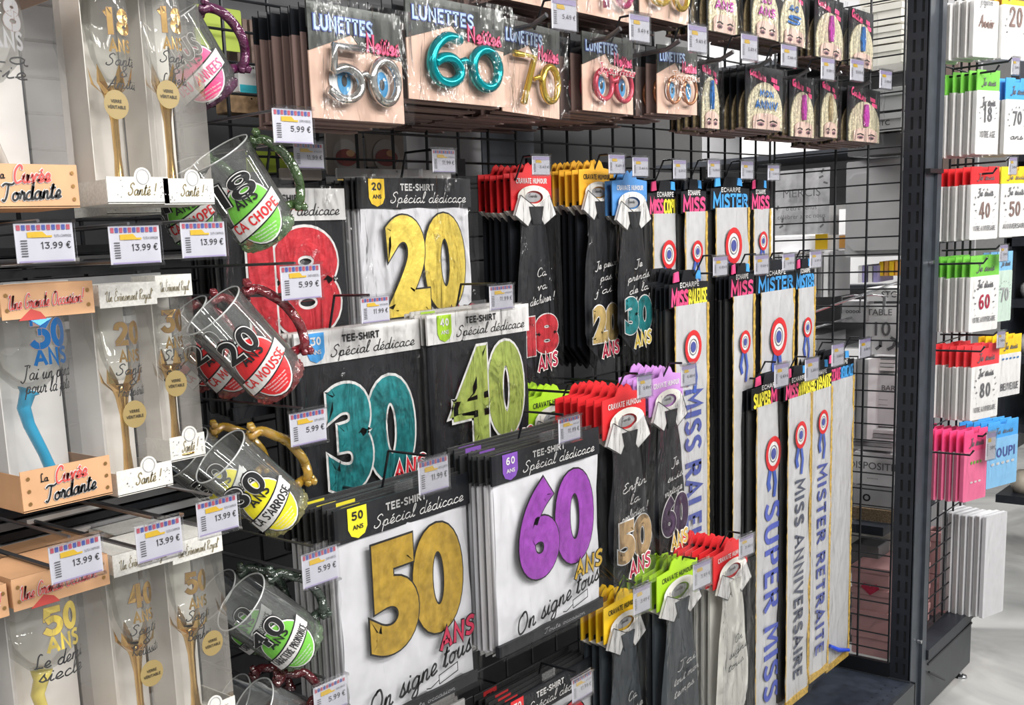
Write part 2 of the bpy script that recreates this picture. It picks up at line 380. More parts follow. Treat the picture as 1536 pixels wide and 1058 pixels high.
    def lathe(s, prof, mat, n=24, c=(0, 0, 0), wob=None):
        V = []; m = len(prof)
        for i, (r, z) in enumerate(prof):
            for k in range(n):
                a = k*2*math.pi/n; q = r*(1+(wob[0]*math.cos(wob[1]*a) if wob else 0)); V.append((c[0]+q*math.cos(a), c[1]+q*math.sin(a), c[2]+z))
        F = [(i*n+k, i*n+(k+1) % n, (i+1)*n+(k+1) % n, (i+1)*n+k) for i in range(m-1) for k in range(n)]
        return s.add(V, F, mat)
    def sheet(s, x0, x1, z0, z1, y, mat, nx=10, nz=12, amp=.002, fr=14, seed=0, bulge=0, st=.4):
        V = []
        for j in range(nz+1):
            for i in range(nx+1):
                u = i/nx; t = j/nz; e = math.sin(math.pi*min(1, max(0, u)))*math.sin(math.pi*t)
                x = x0+(x1-x0)*u; z = z0+(z1-z0)*t
                V.append((x, y-bulge*e**.5-amp*noise.noise(Vector((x*fr+seed, seed*1.7, z*fr*st))), z))
        return s.add(V, [(j*(nx+1)+i, j*(nx+1)+i+1, (j+1)*(nx+1)+i+1, (j+1)*(nx+1)+i) for j in range(nz) for i in range(nx)], mat)
    def build(s, name, parent=None, smooth=None):
        me = bpy.data.meshes.new(name); me.from_pydata([tuple(v) for v in s.v], [], s.f)
        for m in s.ms: me.materials.append(m)
        me.polygons.foreach_set('material_index', s.m)
        if smooth or s.smooth: me.polygons.foreach_set('use_smooth', [True]*len(s.f))
        me.update(); o = bpy.data.objects.new(name, me); C.objects.link(o)
        if parent: o.parent = parent
        return o
def tag(o, label, cat, group=None, kind=None):
    o['label'] = label; o['category'] = cat
    if group: o['group'] = group
    if kind: o['kind'] = kind
    return o
def thing(name, label, cat, loc=(0, 0, 0), rotz=0, group=None):
    o = bpy.data.objects.new(name, None); C.objects.link(o); o.location = loc; o.rotation_euler = (0, 0, rotz); o.empty_display_size = .02
    return tag(o, label, cat, group)
def struct(o): o['kind'] = 'structure'; return o
def dup(root, loc, rotz=None, label=None, group=None, skip=()):
    r = root.copy(); C.objects.link(r); r.location = loc
    if rotz is not None: r.rotation_euler = (0, 0, rotz)
    if label: r['label'] = label
    if group: r['group'] = group
    for ch in list(root.children):
        if ch.name.split('.')[0] in skip: continue
        c = ch.copy(); C.objects.link(c); c.parent = r
        for g in list(ch.children):
            if g.name.split('.')[0] in skip: continue
            d = g.copy(); C.objects.link(d); d.parent = c
    return r
# ================================================================== SETTING
DARK = pm('navy_black_steel', (.016, .019, .026), .42, .2, 25, .2)
GP = pm('grey_post_steel', (.04, .048, .06), .4, .2, 25, .2)
GP2 = pm('grey_plinth_steel', (.028, .032, .038), .4, .2, 20, .2)
def floor_mat():
    m = bpy.data.materials.new('polished_floor'); m.use_nodes = True; nt = m.node_tree; b = nt.nodes['Principled BSDF']
    tc = nt.nodes.new('ShaderNodeTexCoord'); n = nt.nodes.new('ShaderNodeTexNoise'); n.inputs['Scale'].default_value = 1.6; n.inputs['Detail'].default_value = 8; n.inputs['Distortion'].default_value = 1.5
    r = nt.nodes.new('ShaderNodeValToRGB'); r.color_ramp.elements[0].position = .36; r.color_ramp.elements[1].position = .62
    r.color_ramp.elements[0].color = (.27, .275, .275, 1); r.color_ramp.elements[1].color = (.50, .50, .485, 1)
    nt.links.new(tc.outputs['Object'], n.inputs['Vector']); nt.links.new(n.outputs['Fac'], r.inputs[0]); nt.links.new(r.outputs[0], b.inputs['Base Color'])
    b.inputs['Roughness'].default_value = .22; return m
struct(MB().box(-3, 12, -4, 8, -.06, 0, floor_mat()).build('floor'))
struct(MB().box(11.9, 12, -4, 8, 0, 3.4, pm('pale_wall_paint', (.5, .5, .5), .8)).build('wall_far'))
struct(MB().box(-3, 11.9, 7.9, 8, 0, 3.4, pm('grey_wall_paint', (.18, .17, .17), .8)).build('wall_back'))
struct(MB().box(-.3, 3.16, 1.80, 1.84, 0, 2.5, pm('dark_backing', (.035, .036, .04), .6)).build('wall_panel'))
def grid_panel(label, loc, W, H, sx, sz, vertical_axis='x', group='black wire grid panels'):
    """wires in local xz plane, origin at lower left"""
    t = thing('wire_grid_panel', label, 'grid panel', loc, 0 if vertical_axis == 'x' else R(90), group)
    vm = MB().tube([(0, 0, 0), (0, 0, H)], .0033, METAL, 6).build('upright_wire', t)
    n = int(round(W/sx))
    for i in range(1, n+1):
        c = vm.copy(); C.objects.link(c); c.location = (i*sx, 0, 0)
    hm = MB().tube([(0, -.003, 0), (W, -.003, 0)], .0022, METAL, 6).build('cross_wire', t)
    for i in range(1, int(H/sz)+1):
        c = hm.copy(); C.objects.link(c); c.location = (0, 0, i*sz)
    return t
BACKY = 1.42
grid_panel('black wire grid along the back of the display that all the hooks hang from', (-.09, BACKY, .2), 3.24, 2.2, .0953, .0485)
grid_panel('black wire grid forming the right side of the bay, grey goods seen through it', (3.17, 1.055, .2), .36, 2.2, .09, .0483, 'y')
grid_panel('narrow black wire grid on the aisle end, right of the slotted post', (3.29, 1.035, .24), .46, 2.16, .0767, .0495)
struct(MB().box(3.162, 3.178, 1.052, 1.43, .165, .215, METAL).build('trim_1'))
# slotted post
t = thing('slotted_post', 'dark slotted steel upright post at the corner between side grid and end grid', 'post', (3.17, .995, .02))
m = MB(); m.box(.004, .10, .003, .055, 0, 2.5, pm('slot_depth', (.004, .004, .005), .8)); m.build('core', t)
m = MB(); m.box(.0, .105, -.003, .003, 0, 2.5, GP); m.box(.07, .105, -.012, -.003, 0, 2.5, GP); m.build('front_flange', t)
m = MB()
ys = [0, .012, .019, .033, .040, .056]; z = 0
k = 0; zs = [0]
while zs[-1] < 2.45: zs += [zs[-1]+.018, zs[-1]+.050]
for j in range(len(zs)-1):
    for i in range(5):
        if (i in (1, 3)) and j % 2: continue
        m.add([(0, ys[i], zs[j]), (0, ys[i+1], zs[j]), (0, ys[i+1], zs[j+1]), (0, ys[i], zs[j+1])], [(0, 1, 2, 3)], DARK)
for i in (1, 2, 3, 4):
    m.add([(0, ys[i], 0), (.004, ys[i], 0), (.004, ys[i], 2.48), (0, ys[i], 2.48)], [(0, 1, 2, 3)], DARK)
m.build('slotted_face', t)
m = MB(); m.tube([(.05, -.004, 1.36), (.05, -.016, 1.36)], .006, STEEL, 10); m.build('bolt', t)
m = MB(); m.tube([(.05, -.004, .26), (.05, -.016, .26)], .006, STEEL, 10); m.build('bolt', t)
MB().box(-.004, .108, -.016, -.002, 1.60, 1.612, METAL).build('strap', t)
# base shelf
t = thing('base_shelf', 'dark perforated steel base shelf running under the hanging sashes', 'shelf', (0, .98, 0))
m = MB(); m.box(-.6, 3.165, .002, .44, .15, .17, pm('navy_shelf_top', (.022, .028, .042), .45, .2, 30, .3)); m.build('shelf_board', t)
m = MB(); m.box(-.6, 3.165, -.004, .008, .03, .172, GP2); m.box(3.158, 3.172, -.004, .44, .03, .172, GP2); m.build('kick_plate', t)
m = MB()
for i in range(30):
    for j in range(3): m.disc(0, 0, .003, 0, METAL, 8)
m = MB()
for i in range(24):
    for j in range(2):
        x = 2.3+i*.035; y = .03+j*.03
        m.add([(x+.003*math.cos(a), y+.003*math.sin(a), .1704) for a in [q*math.pi/3 for q in range(6)]], [tuple(range(6))], METAL)
o = m.build('perforation', t); o['kind'] = 'stuff'
m = MB(); m.tube([(3.12, -.004, .1), (3.12, -.014, .1)], .007, STEEL, 10); m.build('bolt', t)
# end plinth
t = thing('end_plinth', 'grey steel plinth below the narrow end grid, right of the slotted post', 'plinth', (3.28, .985, 0))
MB().box(-.0, .46, 0, .10, .045, .20, GP2).build('plinth_body', t)
m = MB(); m.box(0, .465, -.008, .05, .205, .235, DARK); m.box(.02, .46, -.003, .0, .18, .186, INK); m.build('plinth_cap', t)
m = MB(); m.lathe([(.0, 0), (.022, 0), (.02, .006), (.006, .012), (.006, .05)], STEEL, 12, (.43, .02, 0)); m.build('levelling_foot', t)
m = MB(); m.tube([(.02, -.005, .16), (.13, -.018, .1)], .003, METAL, 6); m.build('strap', t)
# --------------------------------------------------- goods beyond the side grid
def xthing(name, label, cat, x0, y0, x1, y1, X, d, group=None):
    a = atx(x0, y0, X); b = atx(x1, y0, X); c = atx((x0+x1)/2, y1, X)
    # local frame: x runs to the right in view (towards -Y), y into depth (+X)
    t = thing(name, label, cat, (X, a.y, c.z), R(-90), group); return t, a.y-b.y, (a.z+b.z)/2-c.z
G1 = pm('mid_grey_board', (.36, .36, .37), .5, noise_s=8, noise_a=.1); G2 = pm('pale_grey_board', (.62, .62, .63), .5, noise_s=8, noise_a=.1); G3 = pm('dark_grey_board', (.12, .12, .125), .5)
SILV = pm('silver_paper', (.50, .50, .52), .4, .3, 30, .2, .3, 20)
PINKB = pm('dusty_pink_board', (.40, .22, .22), .55, noise_s=10, noise_a=.1)
def carton(label, x0, y0, x1, y1, X, d, mat, txt=None, name='storage_box', cat='box', lid=0, group=None):
    t, W, H = xthing(name, label, cat, x0, y0, x1, y1, X, d, group)
    m = MB(); m.bev(0, W, 0, d, 0, H, mat, min(.004, H/5)); m.build('body', t)
    if lid: MB().bev(-.003, W+.003, -.003, d, H*(1-lid), H+.002, mat, .002).build('lid', t)
    if txt:
        m = MB()
        for (s, u, v, h, mt) in txt: m.text(s, W*u, H*v, h*H, -.0045, mt, .01, align='c')
        m.build('lettering', t)
    return t
for i, (ya, yb) in enumerate(((-40, 5), (8, 38), (42, 66), (70, 98))):
    carton(['white moulded tray at the very top behind the side grid', 'second white moulded tray from the top behind the side grid', 'third white moulded tray from the top behind the side grid', 'lowest white moulded tray behind the side grid, above the dark boxes'][i], 1290, ya, 1352, yb, 3.55, .2, pm('ivory_tray', (.62, .60, .55), .5), name='moulded_tray', cat='tray', lid=.3, group='white trays behind the side grid')
carton('dark grey box with a printed code, between two others behind the side grid', 1288, 172, 1352, 198, 3.5, .2, G1, [('STC', .6, .35, .3, INK)], lid=.3)
carton('plain dark grey box above the coded one behind the side grid', 1300, 134, 1354, 168, 3.5, .2, G1, lid=.3)
carton('grey box just under the masks row behind the side grid', 1272, 202, 1352, 232, 3.52, .2, G3, [('ATS', .2, .4, .3, INK)])
t = carton('large dark grey rounded crate behind the side grid', 1270, 240, 1352, 385, 3.58, .2, G1, name='crate', cat='crate'); MB().bev(.01, .20, -.008, 0, .02, .26, G1, .02).build('front_panel', t)
t, W, H = xthing('printed_bag', 'silver favour bag printed with leaves and a word behind the side grid', 'bag', 1163, 254, 1245, 352, 3.62, .02)
MB().sheet(0, W, 0, H, 0, SILV, 10, 10, .004).build('bag', t)
m = MB(); m.text('MERCIS', W/2, H*.58, H*.13, -.006, G3, 0, align='c'); m.text("d'être venus", W/2, H*.38, H*.07, -.006, G3, 0, align='c'); m.text('célébrer avec nous', W/2, H*.25, H*.07, -.006, G3, 0, align='c'); m.build('lettering', t)
m = MB()
for (u, v, a) in ((.82, .85, 20), (.9, .78, -20), (.86, .92, 60), (.1, .12, 30), (.15, .2, 80), (.85, .1, 40), (.92, .18, 100), (.05, .4, 70)):
    m.flat(*ribbon([(0, 0), (H*.07*math.cos(R(a)), H*.07*math.sin(R(a)))], H*.03), W*u, H*v, -.006, G3)
m.build('leaf_print', t)['kind'] = 'stuff'
carton('white and yellow price strip behind the side grid below the silver bag', 1161, 354, 1280, 376, 3.66, .01, pm('bright_white_label', (.85, .85, .87), .4), name='price_strip', cat='price strip')
m = MB()
tt = thing('price_card', 'yellow price card on the strip behind the side grid', 'price card', atx(1232, 374, 3.65)); MB().box(-.002, .002, -.02, .02, .0, .05, YEL).build('card', tt)
tt = thing('price_card', 'orange price card at the right end of the strip behind the side grid', 'price card', atx(1266, 372, 3.65)); MB().box(-.002, .002, -.015, .015, .0, .04, pm('orange_card', (.8, .4, .1), .5)).build('card', tt)
# ribbed card bundles
def bundle(label, x0, y0, x1, y1, X, n, mats, name='card_bundle', cat='card bundle', horizontal=False, part='card'):
    t, W, H = xthing(name, label, cat, x0, y0, x1, y1, X, .1)
    for i in range(n):
        m = MB(); mt = mats[i % len(mats)]; o = random.uniform(0, .01)
        if horizontal: m.box(o, W-random.uniform(0, .01), o, .15, H*i/n, H*(i+.8)/n, mt)
        else: m.box(W*i/n, W*(i+.75)/n, o, .15, 0, H*(1-random.uniform(0, .06)), mt)
        m.build(part, t)
    return t
bundle('row of grey upright card packs behind the side grid left of the tan labels', 1160, 378, 1252, 446, 3.6, 11, [G1, G2])
bundle('small white and lilac labels standing on a rail behind the side grid', 1286, 398, 1318, 424, 3.62, 4, [WHT, pm('lilac_label', (.3, .27, .5), .5)])
bundle('orange and yellow packs standing on a rail behind the side grid', 1318, 392, 1350, 414, 3.64, 4, [YEL, pm('orange_card', (.8, .4, .1), .5)])
carton('grey box printed with a code above the table number card', 1298, 432, 1350, 452, 3.5, .15, G2, [('STC', .7, .3, .45, INK)])
t = carton('grey table number card with a leaf drawing behind the side grid', 1298, 456, 1348, 532, 3.5, .01, G2, [('TABLE', .45, .78, .12, G3), ('10', .5, .38, .27, G3)], name='table_card', cat='card')
m = MB()
for (u, v, a) in ((.25, .08, 40), (.35, .12, 90), (.5, .08, 30), (.62, .13, 70), (.75, .12, 120), (.68, .22, 150)): m.flat(*ribbon([(0, 0), (.02*math.cos(R(a)), .02*math.sin(R(a)))], .009), .12*u*1.2, .2*v, -.003, G3)
m.build('leaf_print', t)['kind'] = 'stuff'
carton('small grey box under two chrome hooks behind the side grid', 1262, 452, 1297, 484, 3.46, .08, G1, [('oooo', .5, .45, .2, INK)])
def rail(label, p0, p1, r=.003, mat=STEEL, name='chrome_rail', cat='rail'):
    t = thing(name, label, cat, p0); MB().tube([(0, 0, 0), tuple(Vector(p1)-Vector(p0))], r, mat, 6).build('rod', t); return t
rail('long chrome hook rod crossing behind the grid just under the price strip', atx(1162, 392, 3.3), atx(1250, 366, 3.9), .004)
rail('upper of two chrome hook rods behind the grid right of the middle sashes', atx(1222, 468, 3.26), atx(1345, 424, 3.55), .004)
rail('lower of two chrome hook rods behind the grid right of the middle sashes', atx(1222, 492, 3.26), atx(1300, 470, 3.55), .004)
for i, (px, nm) in enumerate(((1262, 'left'), (1290, 'right'), (1325, 'far right'))):
    t = thing('bent_chrome_hook', 'bent chrome hook end beside the table card, '+nm+' one of three', 'hook', atx(px, 470, 3.42))
    MB().tube([(0, 0, 0), (0, 0, .05), (.02, -.03, .055), (.04, -.06, .05), (.04, -.06, .02)], .003, STEEL, 6).build('rod', t)
bundle('white upright boxes beside the last sash behind the side grid', 1276, 534, 1304, 662, 3.4, 3, [G2, G1])
carton('white box with small print behind the lower side grid', 1308, 562, 1345, 640, 3.5, .12, G2, [('BAR', .7, .7, .1, G3), ('------', .5, .5, .06, G3), ('------', .5, .4, .06, G3)])
bundle('white cards lying in a stack behind the side grid', 1280, 533, 1345, 556, 3.5, 4, [WHT, G2], horizontal=True)
bundle('grey and white cards lying in a tall stack behind the lower side grid', 1278, 644, 1342, 676, 3.45, 5, [G2, G1], horizontal=True)
carton('long grey box with printed words in the lower stack behind the grid', 1280, 680, 1341, 728, 3.45, .15, G2, [('DISPOSITIF', .5, .5, .22, G3), ('.......', .5, .2, .15, G3)])
carton('pale grey box with a dark square window above the black shelf', 1280, 730, 1340, 762, 3.45, .15, G1, [('o', .35, .3, .5, INK)])
carton('brown glittery box resting on the black shelf behind the side grid', 1278, 764, 1338, 782, 3.44, .15, pm('brown_glitter', (.18, .13, .08), .5, .2, 200, .6), name='glitter_box')
t = thing('goods_shelf', 'black shelf board behind the side grid above the pink boxes', 'shelf', atx(1276, 792, 3.40)); MB().box(0, .5, -.10, .3, -.014, .014, DARK).build('board', t)
t = thing('goods_shelf', 'dark bottom shelf behind the side grid under the pink boxes', 'shelf', atx(1276, 992, 3.40)); MB().box(.40, .7, -.10, .3, -.02, .01, DARK).build('board', t)
carton('stepped dark grey block behind the side grid, lower part', 1276, 818, 1318, 852, 3.6, .1, G3, name='display_block', cat='block')
carton('white panel behind the dark grey block', 1276, 796, 1352, 850, 3.72, .05, pm('ivory_tray', (.62, .60, .55), .5), name='backing_board', cat='board')
for i, (ya, yb) in enumerate(((852, 884), (885, 917), (918, 948), (949, 984))):
    t = carton(['topmost pink box of the stack behind the lower side grid', 'second pink box from the top, printed with a heart', 'third pink box of the stack behind the lower side grid', 'lowest pink box of the stack behind the lower side grid'][i], 1278, ya, 1334, yb, 3.5, .4, PINKB, lid=.25, group='dusty pink boxes')
    if i == 1:
        m = MB(); m.poly([(.06, .055), (.03, .08), (.04, .095), (.055, .09), (.06, .083), (.065, .09), (.08, .095), (.09, .08)], -.005, WINE); m.build('heart_print', t)
carton('pink box seen through the narrow end grid, upper', 1388, 800, 1428, 862, 3.95, .2, PINKB, lid=.2)
carton('pink box seen through the narrow end grid, lower', 1386, 864, 1428, 925, 3.95, .2, PINKB, lid=.2)
for i, (a, b, c, d, mt) in enumerate(((1384, 300, 1432, 420, G3), (1384, 430, 1428, 560, G1), (1384, 566, 1424, 650, G1), (1384, 655, 1424, 705, G2), (1388, 715, 1420, 790, G1), (1400, 40, 1440, 290, pm('umber_board', (.09, .06, .05), .6)))):
    carton(['dark box', 'grey box', 'grey folder box', 'white-edged box', 'dull grey box', 'tall brown box'][i]+' seen through the end grid right of the slotted post', a, b, c, d, 3.95, .2, mt)
t = thing('clear_sheet', 'clear plastic sheet leaning against the end grid above the plinth', 'plastic sheet', (3.73, 1.01, .24), R(8)); MB().box(-.06, .0, 0, .002, 0, .30, film('frosted_film', tint=(.75, .73, .72), base=.12, gain=.4, bump=.1)).build('sheet', t)
# shelving across the far aisle
SHELFX = 4.12
t = thing('goods_gondola', 'open black shelving with stock, standing behind everything seen through the side grid', 'shelving', (4.12, .9, 0))
MB().box(.5, .52, .36, 1.5, 0, 2.4, pm('pale_backboard', (.26, .26, .27), .6)).build('back_panel', t)
for k, zz in enumerate((.75, 1.25, 1.75, 2.1)): MB().box(0, .5, .36, 1.5, zz, zz+.02, DARK).build('shelf_board', t)
for k, (yy, zz, hh, mt) in enumerate(((.42, .77, .25, G2), (.8, .77, .3, G1), (.4, 1.27, .28, G2), (.78, 1.27, .3, WHT), (.38, 1.77, .2, WHT), (.8, 1.77, .25, G2))):
    c = tag(MB().box(4.2, 4.5, .9+yy, .9+yy+.32, zz, zz+hh, mt).build('stock_box'), 'large stock carton on the far open shelving, '+['lower shelf right', 'lower shelf left', 'middle shelf right', 'middle shelf left', 'top shelf right', 'top shelf left'][k], 'box')
# background shelf at the right edge
FX = 5.2
def fpt(x, y): return atx(x, y, FX)
a = fpt(1500, 765)
t = thing('background_shelving', 'black shelving unit far behind at the right edge of the picture', 'shelving', (FX, a.y, 0))
for zz in (.28, .60, .90, 1.14, 1.40, 1.75): MB().box(0, .45, -1.3, .02, zz-.035, zz, DARK).build('shelf_board', t)
MB().box(.45, .47, -1.3, .02, .5, 2.3, pm('shelf_back_grey', (.16, .16, .17), .5)).build('back_panel', t)
MB().box(.0, .47, -.0, .03, 0.45, 2.3, DARK).build('upright', t)
for k, (zz, mt, hh, rr) in enumerate(((.28, pm('beige_ceramic', (.45, .40, .33), .4), .10, .05), (.90, WHT, .09, .045), (1.14, pm('pearl_white', (.6, .6, .6), .3), .08, .045), (1.40, YEL, .1, .04), (.60, GRN, .12, .035), (1.14, pm('gold_bauble', (.5, .35, .08), .25, .8), .07, .035))):
    for j in range(4):
        yy = a.y-.06-.12*j-(.08 if k > 3 else 0)
        o = tag(MB().lathe([(0.001, 0), (rr*.7, .0), (rr, hh*.4), (rr*.95, hh*.7), (rr*.4, hh), (.001, hh)], mt, 14, (FX+.1+(.12 if k > 3 else 0), yy, zz)).build('ornament', smooth=True),
            ['beige ceramic pot', 'white round candle', 'pearl white ball ornament', 'yellow ball ornament', 'green glass pot', 'small gold ball ornament'][k]+' on the background shelving', 'ornament', ['beige pots', 'white candles', 'pearl ornaments', 'yellow ornaments', 'green pots', 'gold ornaments'][k]+' on the background shelving')
def S_(l): return l.split(',')[0]
# ================================================================== HOOKS AND PRICE TAGS
TAGW = pm('tag_paper', (.70, .70, .76), .45)
TB = pm('tag_blue', (.08, .12, .45), .5); TR_ = pm('tag_red', (.60, .10, .15), .5); TLIL = pm('tag_lilac', (.45, .38, .62), .5); INKG = pm('grey_ink', (.12, .12, .13), .5)
def price_tag(label, x0, y0, x1, y1, Y, price, small=False, yaw=0, tilt=0, group='price tags', prong=True, arm=True, px=None, pz=None, wire=None):
    a, W, H = rect(x0, y0, x1, y1, Y, yaw)
    t = thing('price_tag', label, 'price tag', a, yaw, group); t.rotation_euler = (0, tilt, yaw)
    m = MB(); m.box(0, W, 0, .0012, -H, 0, TAGW); m.build('paper', t)
    m = MB(); m.box(-.001, W+.001, -.003, -.0025, -H-.001, .002, ACRY); m.box(-.001, W+.001, -.006, .003, .0, .004, ACRY); m.box(-.001, W+.001, -.005, .002, -H-.003, -H, ACRY); m.build('clear_holder', t)
    m = MB(); y = -.0008
    if not small:
        n = 11
        for i in range(n):
            m.poly([(W*(.03+.94*i/n), -H*.17), (W*(.03+.94*(i+.72)/n), -H*.17), (W*(.03+.94*(i+.72)/n), -H*.04), (W*(.03+.94*i/n), -H*.04)], y, TB if i % 2 else TR_)
        m.poly([(W*.03, -H*.99), (W*.97, -H*.99), (W*.97, -H*.95), (W*.03, -H*.95)], y, TLIL)
    else:
        m.poly([(W*.03, -H*.2), (W*.97, -H*.2), (W*.97, -H*.03), (W*.03, -H*.03)], y, TLIL)
    m.poly([(W*.2, -H*.36), (W*.52, -H*.36), (W*.52, -H*.30), (W*.46, -H*.21), (W*.2, -H*.22)], y, YEL)
    if not small: m.poly([(W*.28, -H*.36), (W*.62, -H*.36), (W*.62, -H*.31), (W*.28, -H*.31)], y-.0003, YEL)
    for i in range(7): m.poly([(W*.08, -H*(.42+.065*i)), (W*.19, -H*(.42+.065*i)), (W*.19, -H*(.45+.065*i)), (W*.08, -H*(.45+.065*i))], y, INKG)
    m.build('printed_logo', t)
    m = MB()
    if not small:
        m.text({'13.99 €': 'FLUTE A CHAMPAGNE', '5.99 €': 'CHOPE A BIERE 50CL'}.get(price, 'ARTICLE DE FETE'), W*.96, -H*.36, H*.07, y, INKG, 0, align='r', width=W*.3)
    m.let(price, W*.68, -H*.66, H*(.19 if not small else .16), y, INK, wt=.12, align='c', width=W*(.52 if not small else .55), seg=4); m.build('price_lettering', t)
    if prong:
        cx = a.x+W*.5*math.cos(yaw); hx = cx if px is None else px; hz = a.z-(.064 if '11.99' in price else .038)
        h = thing('display_hook', 'hook of the '+S_(label).replace('small price tag', 'tag'), 'hook', (hx, Y+.018, hz), 0, 'wire display hooks'); L = BACKY-Y-.018; wm = wire or METAL
        if small or '11.99' in price:
            u = a.z-hz+.003; k_ = .02 if small else .07
            MB().tube([(0, -.006, u), (0, k_, u), (0, k_+.02, .0), (0, L, 0)], .0024, wm, 6).build('prong', h)
        else: MB().tube([(0, -.012, .012), (0, .0, .002), (0, .02, 0), (0, L, 0)], .0028, wm, 6).build('prong', h)
        if arm and not small and '11.99' not in price: MB().tube([(cx-hx, -.008, a.z-hz+.003), (cx-hx, L, a.z-hz+.003)], .0020, wm, 6).build('label_arm', h)
        MB().box(-.012, .012, L-.01, L-.004, -.02, .05, wm).build('back_clip', h)
    return t
# ================================================================== TEE-SHIRT PACKS
def tee_pack(label, x0, y0, x1, Y, age, fill, dark, badge, ans, anso, n=5, H=.345, yaw=0, slogan=True, gap=.012, group=None, drop=.03):
    a, W, _ = rect(x0, y0, x1, y0+50, Y, yaw)
    t = thing('tee_shirt_pack', label, 'tee-shirt pack', a, yaw)
    hc, ink, shirt, oc = (WHT, INK, SHB, WHT) if dark else (BLK, WHT, SHW, INK)
    hd = .145*H
    MB().box(0, W, 0, .004, -hd, 0, hc).build('header_card', t)
    m = MB(); m.let('TEE-SHIRT', W*.5, -hd*.42, hd*.22, -.001, ink, wt=.23, align='c', width=W*.3)
    m.let('Spécial dédicace', W*.6, -hd*.83, hd*.36, -.001, ink, font=SCR, wt=.085, align='c', width=W*.68, shear=.25); m.build('title_lettering', t)
    m = MB(); bx = W*.15; bw = W*.065
    m.poly([(bx-bw, -.002), (bx+bw, -.002), (bx+bw, -hd*.65), (bx+bw*.7, -hd*.85), (bx, -hd*.95), (bx-bw*.7, -hd*.85), (bx-bw, -hd*.65)], -.0012, badge)
    m.let(age, bx, -hd*.42, hd*.27, -.002, INK if dark is False and badge in (YEL, YEL2) else WHT, wt=.2, align='c', width=bw*1.25); m.text('ANS', bx, -hd*.68, hd*.13, -.002, INK if badge in (YEL, YEL2) else WHT, .02, align='c', width=bw*1.1)
    m.build('age_badge', t)
    # folded shirt
    m = MB(); m.sheet(.006, W-.004, -H+.012, -hd+.01, .004, shirt, 20, 26, .0045, 22, random.random()*50, bulge=.006, st=.6); m.box(.006, W-.004, .005, .012, -H+.012, -hd, shirt); m.build('folded_shirt', t, True)
    y = -.0075
    m = MB()
    gh = H*.50; m.num(age, W*.525, -hd-H*drop-gh, gh, W*.72, y, fill, H*.035, oc, H*(.013 if dark else .0085), sp=.07); m.build('foil_numerals', t)
    m = MB(); m.let('ANS', W*.80, -H*.745, H*.085, y-.005, ans, wt=.22, align='c', width=W*.28, shear=.2, out=.06, omat=anso, rot=R(5)); m.build('years_lettering', t)
    if slogan:
        m = MB(); m.let('On signe tous', W*.53, -H*.870, H*.10, y, ink if dark else INK, font=SCR, wt=.115, align='c', width=W*.80, shear=.3, rot=R(8))
        m.flat(*ribbon([(.0, 0), (.045, .008), (.045, .022), (.0, .014), (0, 0)], .0018), W*.66, -H*.915, y, INK); m.flat(*ribbon([(0, .007), (-.02, -.0), (-.03, .002)], .0018), W*.66, -H*.915, y, INK); m.build('slogan_lettering', t)
    m = MB(); m.box(.0, W, -.002, .006, -H, -H*.945, BLK); m.let('Toute occasion', W*.6, -H*.985, H*.025, -.003, GREYC, font=SCR, wt=.09, align='c', width=W*.4, shear=.2); m.build('footer_card', t)
    MB().sheet(-.003, W+.003, -H-.004, .004, -.011, FILM if not slogan or dark or age == '20' else FILMS, 14, 16, .005, 11, random.random()*90, st=.5).build('plastic_sleeve', t)
    MB().box(W*.5-.02, W*.5+.02, .0, .003, -.001, .016, ACRY).build('hang_tab', t)
    # packs hanging behind
    g = group or 'packs behind the '+S_(label)
    b = thing('tee_shirt_pack', 'pack stacked behind the '+S_(label), 'tee-shirt pack', a+Vector((0, gap, 0)), yaw, g)
    MB().box(0, W, 0, .003, -hd, 0, hc if not dark else WHT).build('header_card', b)
    m = MB(); m.poly([(bx-bw, -.002), (bx+bw, -.002), (bx+bw, -hd*.65), (bx, -hd*.95), (bx-bw, -hd*.65)], -.0012, badge); m.let(age, bx, -hd*.42, hd*.27, -.002, INK, wt=.2, align='c', width=bw*1.25); m.build('age_badge', b)
    MB().bev(.003, W-.002, .001, .008, -H+.004, -hd, shirt if not dark else BLK, .004).build('folded_shirt', b)
    MB().box(-.002, W+.002, -.0015, -.001, -H, .002, FILMB).build('plastic_sleeve', b)
    b.rotation_euler.z = yaw+R(1)
    for k in range(1, n): dup(b, a+Vector((random.uniform(-.004, .004), gap*(k+1), random.uniform(-.004, .006))), yaw+R(random.uniform(-.7, .7)))
    return t
